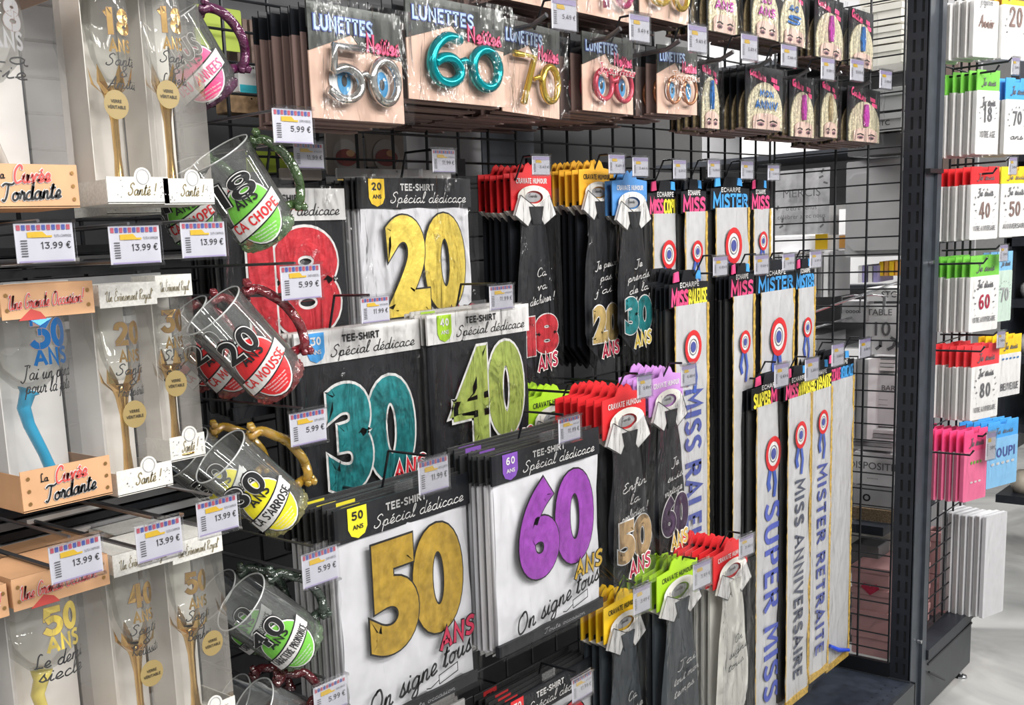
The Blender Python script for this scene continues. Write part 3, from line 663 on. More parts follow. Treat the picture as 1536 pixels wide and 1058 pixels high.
# ================================================================== TIE PACKS
def tie_pack(label, x0, y0, x1, Y, H, age, card, sat, fill, lines, n=4, gap=.016, yaw=0, ansm=WINE, numo=WHT, ink=WHT, titlem=None):
    a, W, _ = rect(x0, y0, x1, y0+50, Y, yaw)
    t = thing('novelty_tie_pack', label, 'tie pack', a, yaw)
    hc = .082; titlem = titlem or WHT
    def header(t, full=True):
        m = MB(); P = [(0, -hc), (0, -.012), (W*.3, -.010), (W*.36, .004), (W*.44, .009), (W*.5, .003), (W*.56, .009), (W*.64, .004), (W*.7, -.008), (W, -.012), (W, -hc)]
        m.prism(P, 0, .002, card); m.build('header_card', t)
    header(t)
    m = MB(); m.let('CRAVATE HUMOUR', W*.5, -.031, .010, -.001, titlem, wt=.17, align='c', width=W*.76, seg=3); m.build('title_lettering', t)
    # collar
    m = MB(); cz = -hc*.70
    V = []; F = []
    m.ring(W*.5, cz, W*.22, W*.40, -.006, CREAM, 24, .42)
    m.disc(W*.5, cz, W*.21, -.002, GREYC, 20, W*.07)
    m.prism([(W*.14, cz+.004), (W*.5, cz-.020), (W*.30, cz-.056), (-W*.01, cz-.034)], -.009, -.004, WHT)
    m.prism([(W*.86, cz+.004), (W*1.01, cz-.034), (W*.70, cz-.054), (W*.5, cz-.020)], -.009, -.004, WHT)
    m.build('shirt_collar', t)
    m = MB(); m.flat(*ribbon([(W*.14, .004), (W*.5, -.020), (W*.30, -.056), (-W*.01, -.034), (W*.14, .004)], .0014), 0, cz, -.0095, INK); m.flat(*ribbon([(W*.86, .004), (W*1.01, -.034), (W*.70, -.054), (W*.5, -.020)], .0014), 0, cz, -.0095, INK)
    m.let('Cravate', W*.5, cz+.0, .007, -.003, INK, font=SCR, wt=.1, align='c', width=W*.2, shear=.2); m.build('collar_outline', t)
    # tie: knot and blade with folds
    kz = cz-.018
    m = MB(); m.prism([(W*.33, kz), (W*.67, kz), (W*.60, kz-.034), (W*.40, kz-.034)], -.012, -.001, sat); m.build('knot', t)
    m = MB(); nz = 22; nx = 8; L = H-(-(kz-.03)); Vv = []
    for j in range(nz+1):
        v = j/nz; z = kz-.03-(L-.055)*v
        hw = W*(.27+.19*min(1, v*1.6)**.8) if v < .95 else W*.42
        for i in range(nx+1):
            u = i/nx*2-1; x = W*.5+hw*u; Vv.append((x, -.004-.006*(1-abs(u))**.6-.003*noise.noise(Vector((x*60, z*12, a.x*9))), z-(0 if j < nz else .052*(1-abs(u)))))
    m.add(Vv, [(j*(nx+1)+i+nx+1, j*(nx+1)+i+nx+2, j*(nx+1)+i+1, j*(nx+1)+i) for j in range(nz) for i in range(nx)], sat); m.build('tie_blade', t, True)
    m = MB(); y = -.0155
    for k, s in enumerate(lines): m.let(s, W*.53, -H*.50-k*.026, .016, y, ink, font=SCR, wt=.11, align='c', width=min(W*.62, W*.11*len(s)), shear=.3, rot=R(6))
    m.build('slogan_lettering', t)
    if age:
        m = MB(); m.num(age, W*.51, -H*.865, .078, W*.82, y, fill, .0065, numo, .0022, sp=.08); m.let('ANS', W*.58, -H*.935, .028, y-.005, ansm, wt=.2, align='c', width=W*.5, shear=.1, out=.07, omat=CREAM if ansm is not INK else WHT, rot=R(6)); m.build('foil_numerals', t)
    MB().sheet(-.002, W+.002, -H-.012, -hc*.5, -.019, FILM, 10, 22, .005, 14, random.random()*90, st=.4).build('plastic_sleeve', t)
    b = thing('novelty_tie_pack', 'pack stacked behind the '+S_(label), 'tie pack', a, yaw, 'packs behind the '+S_(label))
    header(b)
    MB().prism([(W*.1, -hc*.9), (W*.9, -hc*.9), (W*.92, -H+.05), (W*.5, -H), (W*.08, -H+.05)], -.001, .004, sat).build('tie_blade', b)
    MB().prism([(0, -hc), (W, -hc), (W*.8, -hc-.018), (W*.2, -hc-.018)], -.003, .004, CREAM).build('shirt_collar', b)
    b.location = a+Vector((0, gap, 0))
    for k in range(1, n): dup(b, a+Vector((random.uniform(-.003, .003), gap*(k+1), random.uniform(-.003, .003))), yaw+R(random.uniform(-.7, .7)))
    return t
# ================================================================== SASH PACKS
def sash_pack(label, x0, y0, x1, Y, H, words, vertical, n=8, gap=.011, yaw=0, rose=.33, tab=PNK, vm=NAVY, vz=.44, vh=None, uneven=0, pen=False):
    a, W, _ = rect(x0, y0, x1, y0+50, Y, yaw)
    t = thing('sash_pack', label, 'sash pack', a, yaw); hc = .070
    def hdr(t):
        m = MB(); m.prism([(0, -hc), (0, -.02), (W*.3, -.018), (W*.36, .008), (W*.64, .008), (W*.7, -.018), (W, -.02), (W, -hc)], 0, .002, BLK); m.build('header_card', t)
        if t.get('category') and not str(t['label']).startswith('pack stacked'): MB().prism([(W*.10, -.016), (W*.12, .004), (W*.22, .007), (W*.24, -.014)], -.001, .002, tab).build('header_tab', t)
        if not str(t['label']).startswith('pack stacked'): MB().prism([(W*.66, -.012), (W*.68, .006), (W*.78, .005), (W*.80, -.014)], -.001, .002, SKY).build('header_tab', t)
    hdr(t)
    m = MB(); m.let('ECHARPE', W*.5, -.0285, .011, -.001, WHT, wt=.2, align='c', width=W*.5, seg=3); m.build('title_lettering', t)
    m = MB(); tot = sum(q for _, q, _ in words); x = W*.03
    for s, q, mt in words:
        ww = W*.94*q/tot; m.let(s, x+ww/2, -hc+.003, .033, -.0012, mt, wt=.25, align='c', width=ww*.97, seg=4, sp=.02); x += ww
    m.build('word_lettering', t)
    ex = W*.09
    m = MB(); m.sheet(ex, W-ex*.6, -H, -hc+.004, -.003, WSAT, 8, 34, .004, 18, random.random()*60, bulge=.003, st=.8); m.build('satin_sash', t, True)
    for q in (0, 1):
        m = MB(); xx = ex if q == 0 else W-ex*.6; s = -1 if q == 0 else 1; nz = 60; V = []
        for j in range(nz+1):
            z = -hc+.004-(H-hc)*j/nz; V += [(xx-.004*s, -.004, z), (xx+.004*s+.0012*math.sin(j*2.1), -.005-.001*(j % 2), z)]
        m.add(V, [(2*j, 2*j+1, 2*j+3, 2*j+2) for j in range(nz)], GTRIM); m.build('gold_trim', t)
    m = MB(); m.box(ex, W-ex*.6, -.006, -.001, -H-.006, -H+.012, GTRIM); m.build('gold_trim', t)
    # rosette
    rz = -H*min(rose, .5); rx = W*.5; rr = W*.21
    m = MB()
    if rose > 1: rr = 1e-5
    m.disc(rx, rz, rr, -.0085, WHT, 24); m.ring(rx, rz, rr*.72, rr*1.03, -.0095, RED, 24); m.disc(rx, rz, rr*.33, -.0095, NAVY, 16)
    m.ring(rx, rz, rr*.45, rr*.5, -.0095, INKG, 20); m.build('rosette', t)
    BR = pm('royal_blue_ribbon', (.05, .10, .42), .4)
    m = MB(); m.flat(*ribbon([(0, 0), (-.012, -.03), (-.004, -.05)], rr*.42), rx-rr*.35, rz-rr*.9, -.0088, BR); m.flat(*ribbon([(0, 0), (.01, -.035), (.002, -.07)], rr*.36), rx+rr*.1, rz-rr*.9, -.0088, BR); m.build('rosette_ribbon', t)
    if vertical:
        m = MB(); h = vh or W*.42; V, F, wd = letters(vertical, h, CAP, .17, 1, .12); L = H*(1-vz)-.06; k = L/wd
        V, F, wd = letters(vertical, h, CAP, .17, k, .12)
        m.add([(W*.5-h/2+p.y+.0, -.0085, -H*vz-p.x) for p in V], F, vm); m.build('vertical_lettering', t)
    if pen:
        MB().tube([(W*.12, -.012, -H+.075), (W*.42, -.014, -H+.045), (W*.85, -.012, -H+.018)], [.005, .007, .005], pm('blue_plastic', (.03, .08, .6), .25), 8).build('blue_clip', t)
    MB().sheet(-.002, W+.002, -H-.004, -hc*.4, -.014, FILMS, 7, 24, .003, 12, random.random()*90, st=.4).build('plastic_sleeve', t)
    b = thing('sash_pack', 'pack stacked behind the '+S_(label), 'sash pack', a+Vector((0, gap, 0)), yaw, 'packs behind the '+S_(label))
    hdr(b); MB().bev(.001, W-.001, .0, .004, -H+.01, -hc, BLK, .003).build('backing_card', b)
    MB().box(-.002, W+.002, -.002, -.0015, -H, -hc, FILMB).build('plastic_sleeve', b)
    for k in range(1, n): dup(b, a+Vector((random.uniform(-.004, .004), gap*(k+1), random.uniform(-.006, .006))), yaw+R(random.uniform(-.7, .7)))
    return t
FILMS = film('soft_clear_film', base=.02, gain=.35, rough=.15, bump=.5)
# ================================================================== GLASSES CARDS
def stroke3(m, ch, x, z, h, xs, y, mat, r, n=8):
    g = CAP[ch]
    for k, pts in g[1]:
        if k == 'o':
            (cx, cy), (rx, ry) = pts; P = [(x+(cx+rx*math.cos(q*math.pi/12))*xs*h, y, z+(cy+ry*math.sin(q*math.pi/12))*h) for q in range(24)]; m.tube(P, r, mat, n, True)
        else:
            P = catmull(pts, 5) if k == 's' else pts; m.tube([(x+p[0]*xs*h, y, z+p[1]*h) for p in P], r, mat, n)
IRIS = pm('iris_blue', (.04, .25, .50), .3); EYEW = pm('eye_white', (.66, .66, .66), .3); FOILG = pm('grey_foil_card', (.05, .055, .05), .3, .3, 14, .5)
def glasses_card(label, x0, y0, x1, H, Y, age, mat, n=7, gap=.018, yaw=0, tilt=0, eyes=True, rad=.006, lids=None):
    a, W, _ = rect(x0, y0, x1, y0+40, Y, yaw)
    t = thing('party_glasses_pack', label, 'party glasses pack', a, yaw); t.rotation_euler = (0, tilt, yaw)
    MB().box(0, W, 0, .002, -H, -H*.22, SKIN).build('face_card', t)
    MB().prism([(0, -H*.42), (0, 0), (W, 0), (W, -H*.42), (W*.55, -H*.36), (W*.45, -H*.24)], -.001, .002, FOILG).build('header_card', t)
    m = MB(); m.let('LUNETTES', W*.36, -H*.235, H*.13, -.002, pm('light_blue_ink', (.40, .55, .75), .4), wt=.2, align='c', width=W*.62, out=.07, omat=NAVY, seg=4)
    m.let('Nettes', W*.77, -H*.37, H*.15, -.003, pm('hot_pink_ink', (.85, .10, .25), .4), font=SCR, wt=.16, align='c', width=W*.36, out=.05, omat=WINE, seg=3)
    m.let('pas', W*.53, -H*.33, H*.07, -.002, WHT, font=SCR, wt=.16, width=W*.12, seg=3); m.build('title_lettering', t)
    if eyes:
        m = MB()
        for ex in (.3, .71):
            m.disc(W*ex, -H*.66, W*.125, -.0025, EYEW, 20, H*.15); m.disc(W*(ex+.03), -H*.66, W*.07, -.0032, IRIS, 16, H*.12); m.disc(W*(ex+.03), -H*.66, W*.028, -.0038, INK, 12, H*.05); m.disc(W*(ex+.05), -H*.61, W*.013, -.0044, WHT, 8)
        m.build('eye_print', t)
    m = MB(); y = -.012; gh = H*.60; m.smooth = True
    if len(age) == 2:
        stroke3(m, age[0], W*.09, -H*.90, gh, W*.42/gh/.6, y, mat, rad); stroke3(m, age[1], W*.50, -H*.90, gh*.86, W*.42/gh/.6/.86, y, mat, rad)
    else:
        for ex in (.3, .7):
            m.tube([(W*(ex+.16*math.cos(q*math.pi/12)), y, -H*.66+H*.19*math.sin(q*math.pi/12)) for q in range(24)], rad*.7, mat, 6, True)
    m.tube([(W*.44, y, -H*.62), (W*.5, y-.003, -H*.59), (W*.56, y, -H*.62)], rad*.7, mat, 6); m.build('glasses_frame', t)
    if lids:
        m = MB(); m.let(lids, W*.5, -H*.52, H*.12, -.02, mat, font=SCR, wt=.12, align='c', width=W*.72, out=.05, omat=WHT); m.build('frame_lettering', t)
    MB().sheet(-.002, W+.002, -H-.004, .002, -.020, FILM, 12, 12, .006, 18, random.random()*90, st=.8).build('plastic_sleeve', t)
    b = thing('party_glasses_pack', 'pack stacked behind the '+S_(label), 'party glasses pack', a, yaw, 'packs behind the '+S_(label))
    MB().box(0, W, 0, .002, -H, -H*.25, BRN).build('face_card', b); MB().box(0, W, 0, .002, -H*.25, 0, BLK).build('header_card', b)
    m = MB(); m.smooth = True
    for ex in (.3, .7): m.tube([(W*(ex+.16*math.cos(q*math.pi/8)), -.006, -H*.66+H*.2*math.sin(q*math.pi/8)) for q in range(16)], .004, mat if mat is not None else BLK, 6, True)
    m.build('glasses_frame', b); MB().box(-.001, W+.001, -.011, .006, -H-.001, -H+.002, BRN).build('folded_edge', b)
    b.location = a+Vector((0, gap, 0))
    for k in range(1, n): dup(b, a+Vector((random.uniform(-.006, .006), gap*(k+1), random.uniform(-.006, .004))), yaw+R(random.uniform(-1, 1)))
    return t
SEQ = pm('cream_sequins', (.66, .60, .42), .35, .35, 160, .35, .8, 220); SEQ2 = pm('old_gold_sequins', (.45, .35, .2), .45, .2, 160, .3, .6, 200)
def mask_card(label, x0, y0, x1, H, Y, col, mark, n=6, gap=.018, yaw=0, seq=None):
    a, W, _ = rect(x0, y0, x1, y0+40, Y, yaw); seq = seq or SEQ
    t = thing('sequin_headband_pack', label, 'headband pack', a, yaw)
    top = .03; s = W*.5
    P = [(W*.04, -H)]+[(s-s*.92*math.cos(q*math.pi/14), -H*.62+(H*.62-.004)*math.sin(q*math.pi/14)) for q in range(15)]+[(W*.96, -H)]
    m = MB(); m.prism(P, 0, .003, seq); m.build('sequin_crown', t)
    MB().box(0, W, .003, .005, -H, top, BLK).build('header_card', t)
    m = MB(); m.prism([(s+W*.36*math.cos(q*math.pi/12), -H*.80+H*.13*math.sin(q*math.pi/12)) for q in range(13)]+[(s-W*.36, -H), (s+W*.36, -H)], -.003, -.001, SKIN2)
    for ex in (.33, .67):
        m.disc(W*ex, -H*.90, W*.09, -.004, pm('mauve_eyeshadow', (.25, .12, .15), .5), 12, H*.04); m.disc(W*ex, -H*.91, W*.05, -.0045, INK, 10, H*.02); m.flat(*ribbon([(-W*.1, 0), (0, H*.03), (W*.1, .0)], .003), W*ex, -H*.845, -.004, INK)
    m.build('printed_face', t)
    m = MB(); m.let('Couture', W*.3, top-.026, .017, .001, PNK, font=SCR, wt=.2, align='c', width=W*.42, out=.05, omat=PNK, rot=R(-8), seg=3)
    m.poly([(W*.66, -.0), (W*.82, -.004), (W*.82, .006), (W*.66, .010)], .001, PNK); m.poly([(W*.72, -.014), (W*.88, -.018), (W*.88, -.008), (W*.72, -.004)], .001, PNK); m.build('title_lettering', t)
    m = MB()
    if mark == 'stripe': m.prism([(s-W*.05, -H*.64), (s+W*.05, -H*.64), (s+W*.08, -H*.4), (s+W*.04, -.012), (s-W*.04, -.012), (s-W*.08, -H*.4)], -.006, -.001, col)
    else:
        l1, l2 = mark
        m.let(l1, s, -H*.34, H*.13, -.003, col, wt=.28, align='c', width=W*.38, seg=3); m.let(l2, s, -H*.58, H*.16, -.003, col, wt=.28, align='c', width=W*.60, seg=3)
    m.build('centre_motif', t)
    MB().sheet(-.002, W+.002, -H-.004, top, -.008, FILM, 6, 8, .004, 18, random.random()*90, st=.8).build('plastic_sleeve', t)
    b = thing('sequin_headband_pack', 'pack stacked behind the '+S_(label), 'headband pack', a, yaw, 'packs behind the '+S_(label))
    MB().prism(P, 0, .004, SEQ2).build('sequin_crown', b); MB().box(0, W, .004, .006, -H, top, BLK).build('header_card', b); MB().box(0, W, -.006, .008, -H-.001, -H+.003, BRN).build('folded_edge', b)
    b.location = a+Vector((0, gap, 0))
    for k in range(1, n): dup(b, a+Vector((random.uniform(-.005, .005), gap*(k+1), random.uniform(-.005, .004))), yaw+R(random.uniform(-1, 1)))
    return t
# ================================================================== NAPKIN / INVITATION PACKS AT THE RIGHT
def card_pack(label, x0, y0, x1, y1, Y, head, lines, n=5, gap=.02, yaw=0, hh=.24, body=None, blue=None):
    a, W, H = rect(x0, y0, x1, y1, Y, yaw); body = body or WHT
    t = thing('party_banner_pack', label, 'card pack', a, yaw)
    def base(t, full):
        m = MB(); m.bev(0, W, 0, .012 if full else .009, -H, -H*hh, body, .003); m.build('card_body', t)
        if not full: MB().box(.001, W, .010, .013, -H+.002, -H*hh, G2).build('gap_shade', t)  # grey strip paints the shade in the gaps between stacked packs
        if head: m = MB(); m.prism([(0, -H*hh), (W, -H*hh), (W, 0), (W*.62, 0), (W*.6, -.012), (W*.4, -.012), (W*.38, 0), (0, 0)], .001, .004, head); m.build('header_card', t)
    base(t, True)
    m = MB()
    if head: m.let('Je suis', W*.5, -H*hh*.75, H*hh*.35, -.001, INKG, font=SCR, wt=.14, align='c', width=W*.6, shear=.2, seg=3)
    for (s, u, v, h, f, mt, ww) in lines: m.let(s, W*u, -H*v, H*h, -.002, mt, font=f, wt=.16, align='c', width=W*ww, seg=3)
    if any(q[0] in ('40', '50', '60', '80', '18', '70', '20') for q in lines):
        for sx in (-1, 1):
            for q in range(5):
                an = R(-35+28*q); cx_, cz_ = W*(.5+sx*.36*math.cos(an)), -H*(hh+.26)+W*.26*math.sin(an)
                m.flat(*ribbon([(0, 0), (sx*W*.05*math.cos(an+.8), W*.05*math.sin(an+.8))], W*.022), cx_, cz_, -.002, INKG)
            for q in range(3): m.disc(W*(.5+sx*(.30+.04*(q % 2))), -H*(.62+.08*q), W*.012, -.002, GREYC, 6)
    if head or lines: m.build('lettering', t)
    MB().sheet(-.003, W+.003, -H-.004, 0, -.008, FILMS, 6, 8, .003, 14, random.random()*90).build('plastic_sleeve', t)
    b = thing('party_banner_pack', 'pack stacked behind the '+S_(label), 'card pack', a, yaw, 'packs behind the '+S_(label)); base(b, False)
    MB().box(-.001, -.0005, -.002, .010, -H, -H*hh, FILMB).build('plastic_sleeve', b)
    b.location = a+Vector((0, gap, 0))
    for k in range(1, n): dup(b, a+Vector((random.uniform(-.003, .003), gap*(k+1), random.uniform(-.004, .004))), yaw+R(random.uniform(-.7, .7)))
    return t
# ================================================================== GLASS BOXES
CLRG = GLASS
def stick(t, x, z, r, y):
    m = MB(); m.disc(x, z, r, y, pm('matt_gold_sticker', (.30, .22, .085), .5), 24); m.text('VERRE', x, z+r*.12, r*.22, y-.0006, INK, .012, align='c', width=r*.85); m.text('VÉRITABLE', x, z-r*.28, r*.22, y-.0006, INK, .012, align='c', width=r*1.45)
    m.build('round_sticker', t)
def clear_box(t, W, D, H, hz, bz, mat, back):
    """hz: header height, bz: base band height; front at y=0"""
    m = MB(); e = .0006
    z0, z1 = -H+.004, -.002
    for q in ([(0, 0, z0), (W, 0, z0), (W, 0, z1), (0, 0, z1)], [(0, 0, z0), (0, 0, z1), (0, D, z1), (0, D, z0)], [(W, 0, z0), (W, D, z0), (W, D, z1), (W, 0, z1)]): m.add(q, [(0, 1, 2, 3)], FILMB)
    m.build('clear_panels', t)
    m = MB(); m.box(.002, W-.002, D-.003, D, -H, 0, back); m.box(.0012, .0022, D*.3, D, -H, 0, back); m.build('back_card', t)
    m = MB(); m.box(-.0008, W+.0008, -.0008, D, -.002, .0, mat); m.box(-.0008, W+.0008, -.0012, .0, -hz, 0, mat); m.box(-.001, .0, 0, D, -hz*.9, 0, mat); m.box(W, W+.001, 0, D, -hz*.9, 0, mat); m.build('top_band', t)
    m = MB(); m.box(-.0008, W+.0008, -.0012, D, -H-.001, -H+.001, mat); m.box(-.0008, W+.0008, -.0012, .0, -H, -H+bz, mat); m.box(-.001, .0, 0, D, -H, -H+bz*.9, mat); m.box(W, W+.001, 0, D, -H, -H+bz*.9, mat); m.build('base_band', t)
GLD = pm('gold_chrome', (.70, .45, .16), .16, .9, 40, .15); BLUG = pm('bright_blue_enamel', (.01, .35, .60), .12, .1, coat=.5)
def flute_box(label, x0, y0, x1, y1, Y, age, l1, l2, sx=.5, sz=.62, sticker=True, yaw=0, num=GLD):
    a, W, H = rect(x0, y0, x1, y1, Y, yaw); D = W*.95
    t = thing('flute_gift_box', label, 'gift box', a, yaw)
    clear_box(t, W, D, H, .027, .030, pm('speckled_white_board', (.70, .69, .65), .5, noise_s=300, noise_a=.12), pm('inner_ivory_card', (.93, .89, .83), .6))
    m = MB(); m.let('*Un Évènement Royal*', W*.5, -.020, .012, -.0018, pm('dark_gold_ink', (.20, .16, .07), .5), font=SCR, wt=.09, align='c', width=W*.86, shear=.15, seg=3); m.build('top_lettering', t)
    m = MB(); m.let('Santé !', W*.55, -H+.009, .014, -.0018, pm('dark_gold_ink', (.20, .16, .07), .5), font=SCR, wt=.11, align='c', width=W*.46, shear=.2)
    for q in range(14): m.disc(random.choice((random.uniform(.06, .26), random.uniform(.84, .96)))*W, -H+random.uniform(.004, .026), .0009, -.0018, GREYC, 6)
    m.build('base_lettering', t)
    m = MB(); m.prism([(W*.58+.012*math.cos(q*math.pi/12), -H+.029+.012*math.sin(q*math.pi/12)) for q in range(13)], -.0014, -.0006, pm('speckled_white_board', (0, 0, 0))); m.ring(W*.58, -H+.03, .008, .009, -.0018, GREYC, 20); m.build('emblem_tab', t)
    # the flute itself
    g = thing('champagne_flute', 'champagne flute inside the '+S_(label), 'champagne flute', a+Vector((W*.5, D*.45, -H+.003)), yaw)
    R0 = min(.027, W*.36); hb = H*.52; ht = H*.90
    m = MB(); m.smooth = True; pr = [(.004, hb), (.012, hb+.006), (R0*.78, hb+.03), (R0*.95, hb+.06), (R0, ht-.03), (R0*.9, ht)]
    m.lathe(pr, BOWLG, 28); m.tube([(R0*.9*math.cos(q*math.pi/14), R0*.9*math.sin(q*math.pi/14), ht) for q in range(28)], .0007, CLRG, 5, True); m.build('bowl', g)
    m = MB(); m.smooth = True; m.lathe([(.010, .006), (.006, .02), (.0042, H*.2), (.0046, H*.35), (.008, H*.44), (.013, H*.50), (.006, H*.50)], GLD, 12, wob=(.18, 3)); m.build('stem', g)
    m = MB()
    for q in range(6):
        an = q*math.pi/3+.4; c, s_ = math.cos(an), math.sin(an); b0 = Vector((c*.010, s_*.010, H*.47)); tp = Vector((c*R0*.95, s_*R0*.95, H*.59)); md = Vector((c*.020, s_*.020, H*.515)); sd = Vector((-s_, c, 0))
        m.add([b0-sd*.004, b0+sd*.004, md+sd*.006, tp, md-sd*.006, md+Vector((c, s_, 0))*.003], [(0, 1, 5), (1, 2, 5), (2, 3, 5), (3, 4, 5), (4, 0, 5)], GLD)
    m.build('petal_crown', g)
    m = MB(); m.smooth = True; m.lathe([(.0, .002), (.026, .002), (.026, .004), (.010, .008), (.0, .010)], GLD if age != '18' else CLRG, 24); m.build('foot', g)
    m = MB(); wr = lambda p: Vector((R0*1.015*math.sin(p.x/R0), -R0*1.015*math.cos(p.x/R0), p.z)); m.warp = wr
    m.let(age, 0, ht-.052, .030, 0, num, wt=.22, align='c', width=.034, sp=0, out=.02, omat=BRN); m.let('ANS', 0, ht-.071, .014, 0, num, wt=.2, align='c', width=.028)
    for k, s in enumerate((l1, '&', l2)): m.let(s, 0, ht-.086-k*.013, .013, 0, INK, font=SCR, wt=.1, align='c', width=min(.040, .007*len(s)+.004), shear=.2)
    m.warp = None; m.build('gold_lettering', g)
    if sticker: stick(t, W*sx, -H*sz, .0165, -.003)
    return t
def cuvee_box(label, x0, y0, x1, y1, Y, age, l1, l2, stem, num, yaw=0):
    a, W, H = rect(x0, y0, x1, y1, Y, yaw); D = W*.8
    t = thing('wine_glass_gift_box', label, 'gift box', a, yaw)
    clear_box(t, W, D, H, .036, .045, TAN, pm('inner_grey_card', (.82, .80, .78), .6))
    m = MB(); m.let('Une Grande Occasion!', W*.47, -.024, .015, -.002, pm('coral_ink', (.62, .08, .07), .5), font=SCR, wt=.12, align='c', width=W*.82, shear=.2, out=.035, omat=WHT, rot=R(2)); m.build('top_lettering', t)
    m = MB(); m.let('Cuvée', W*.54, -H+.026, .018, -.002, pm('coral_ink', (.62, .08, .07), .5), font=SCR, wt=.13, align='c', width=W*.36, shear=.2, out=.04, omat=WHT, rot=R(3)); m.let('Tordante', W*.52, -H+.008, .018, -.002, INK, font=SCR, wt=.12, align='c', width=W*.58, shear=.2, out=.04, omat=WHT, rot=R(3)); m.let('La', W*.20, -H+.030, .009, -.002, INK, font=SCR, wt=.14, seg=3); m.build('base_lettering', t)
    BR_ = pm('brass_rivet', (.45, .26, .1), .3, .8)
    m = MB()
    for (u, v) in ((.07, -H+.036), (.07, -H+.022), (.07, -H+.008), (.95, -H+.036), (.95, -H+.022), (.95, -H+.008), (.94, -.010), (.94, -.026), (.05, -.010), (.05, -.026)): m.lathe([(.0022, 0), (.0016, .001), (0, .0014)], BR_, 8, (0, 0, 0)) if 0 else m.disc(W*u, v, .0022, -.0022, BR_, 10)
    m.build('rivet', t)
    m = MB(); m.prism([(W*.16, -.038), (W*.30, -.026), (W*.40, -.030), (W*.46, -.038)], -.0015, -.0006, pm('coral_red_print', (.50, .06, .05), .5)); m.build('red_tab', t)
    g = thing('wine_glass', 'crooked-stemmed wine glass inside the '+S_(label), 'wine glass', a+Vector((W*.42, D*.5, -H+.003)), yaw)
    R0 = min(W*.42, .046); hb = H*.52
    m = MB(); m.smooth = True; m.lathe([(.004, hb-.004), (.018, hb), (R0*.8, hb+.02), (R0, hb+.05), (R0*.95, hb+.08), (R0*.8, H*.9)], BOWLG, 30); m.build('bowl', g)
    m = MB(); m.smooth = True; m.tube([Vector(p) for p in ((.022, 0, .008), (.018, 0, .02), (.008, 0, .05), (-.006, .0, .085), (-.010, 0, .105), (-.004, 0, .12), (-.002, 0, hb-.004))], [.011, .007, .0065, .007, .008, .009, .013], stem, 12); m.build('crooked_stem', g)
    m = MB(); m.smooth = True; m.lathe([(0, .002), (.034, .002), (.034, .004), (.012, .010), (0, .011)], stem, 26, (.018, 0, 0)); m.build('foot', g)
    m = MB(); m.warp = lambda p: Vector((R0*1.02*math.sin(p.x/R0), -R0*1.02*math.cos(p.x/R0), p.z))
    m.let(age, .006, H*.70, .034, 0, num, wt=.22, align='c', width=.046, sp=0, out=.02, omat=BRN); m.let('ANS', .006, H*.63, .018, 0, num, wt=.22, align='c', width=.042)
    m.let(l1, .0, H*.57, .016, 0, INK, font=SCR, wt=.11, align='c', width=.062, shear=.2); m.let(l2, .0, H*.51, .016, 0, INK, font=SCR, wt=.11, align='c', width=.055, shear=.2); m.warp = None; m.build('printed_lettering', g)
    return t
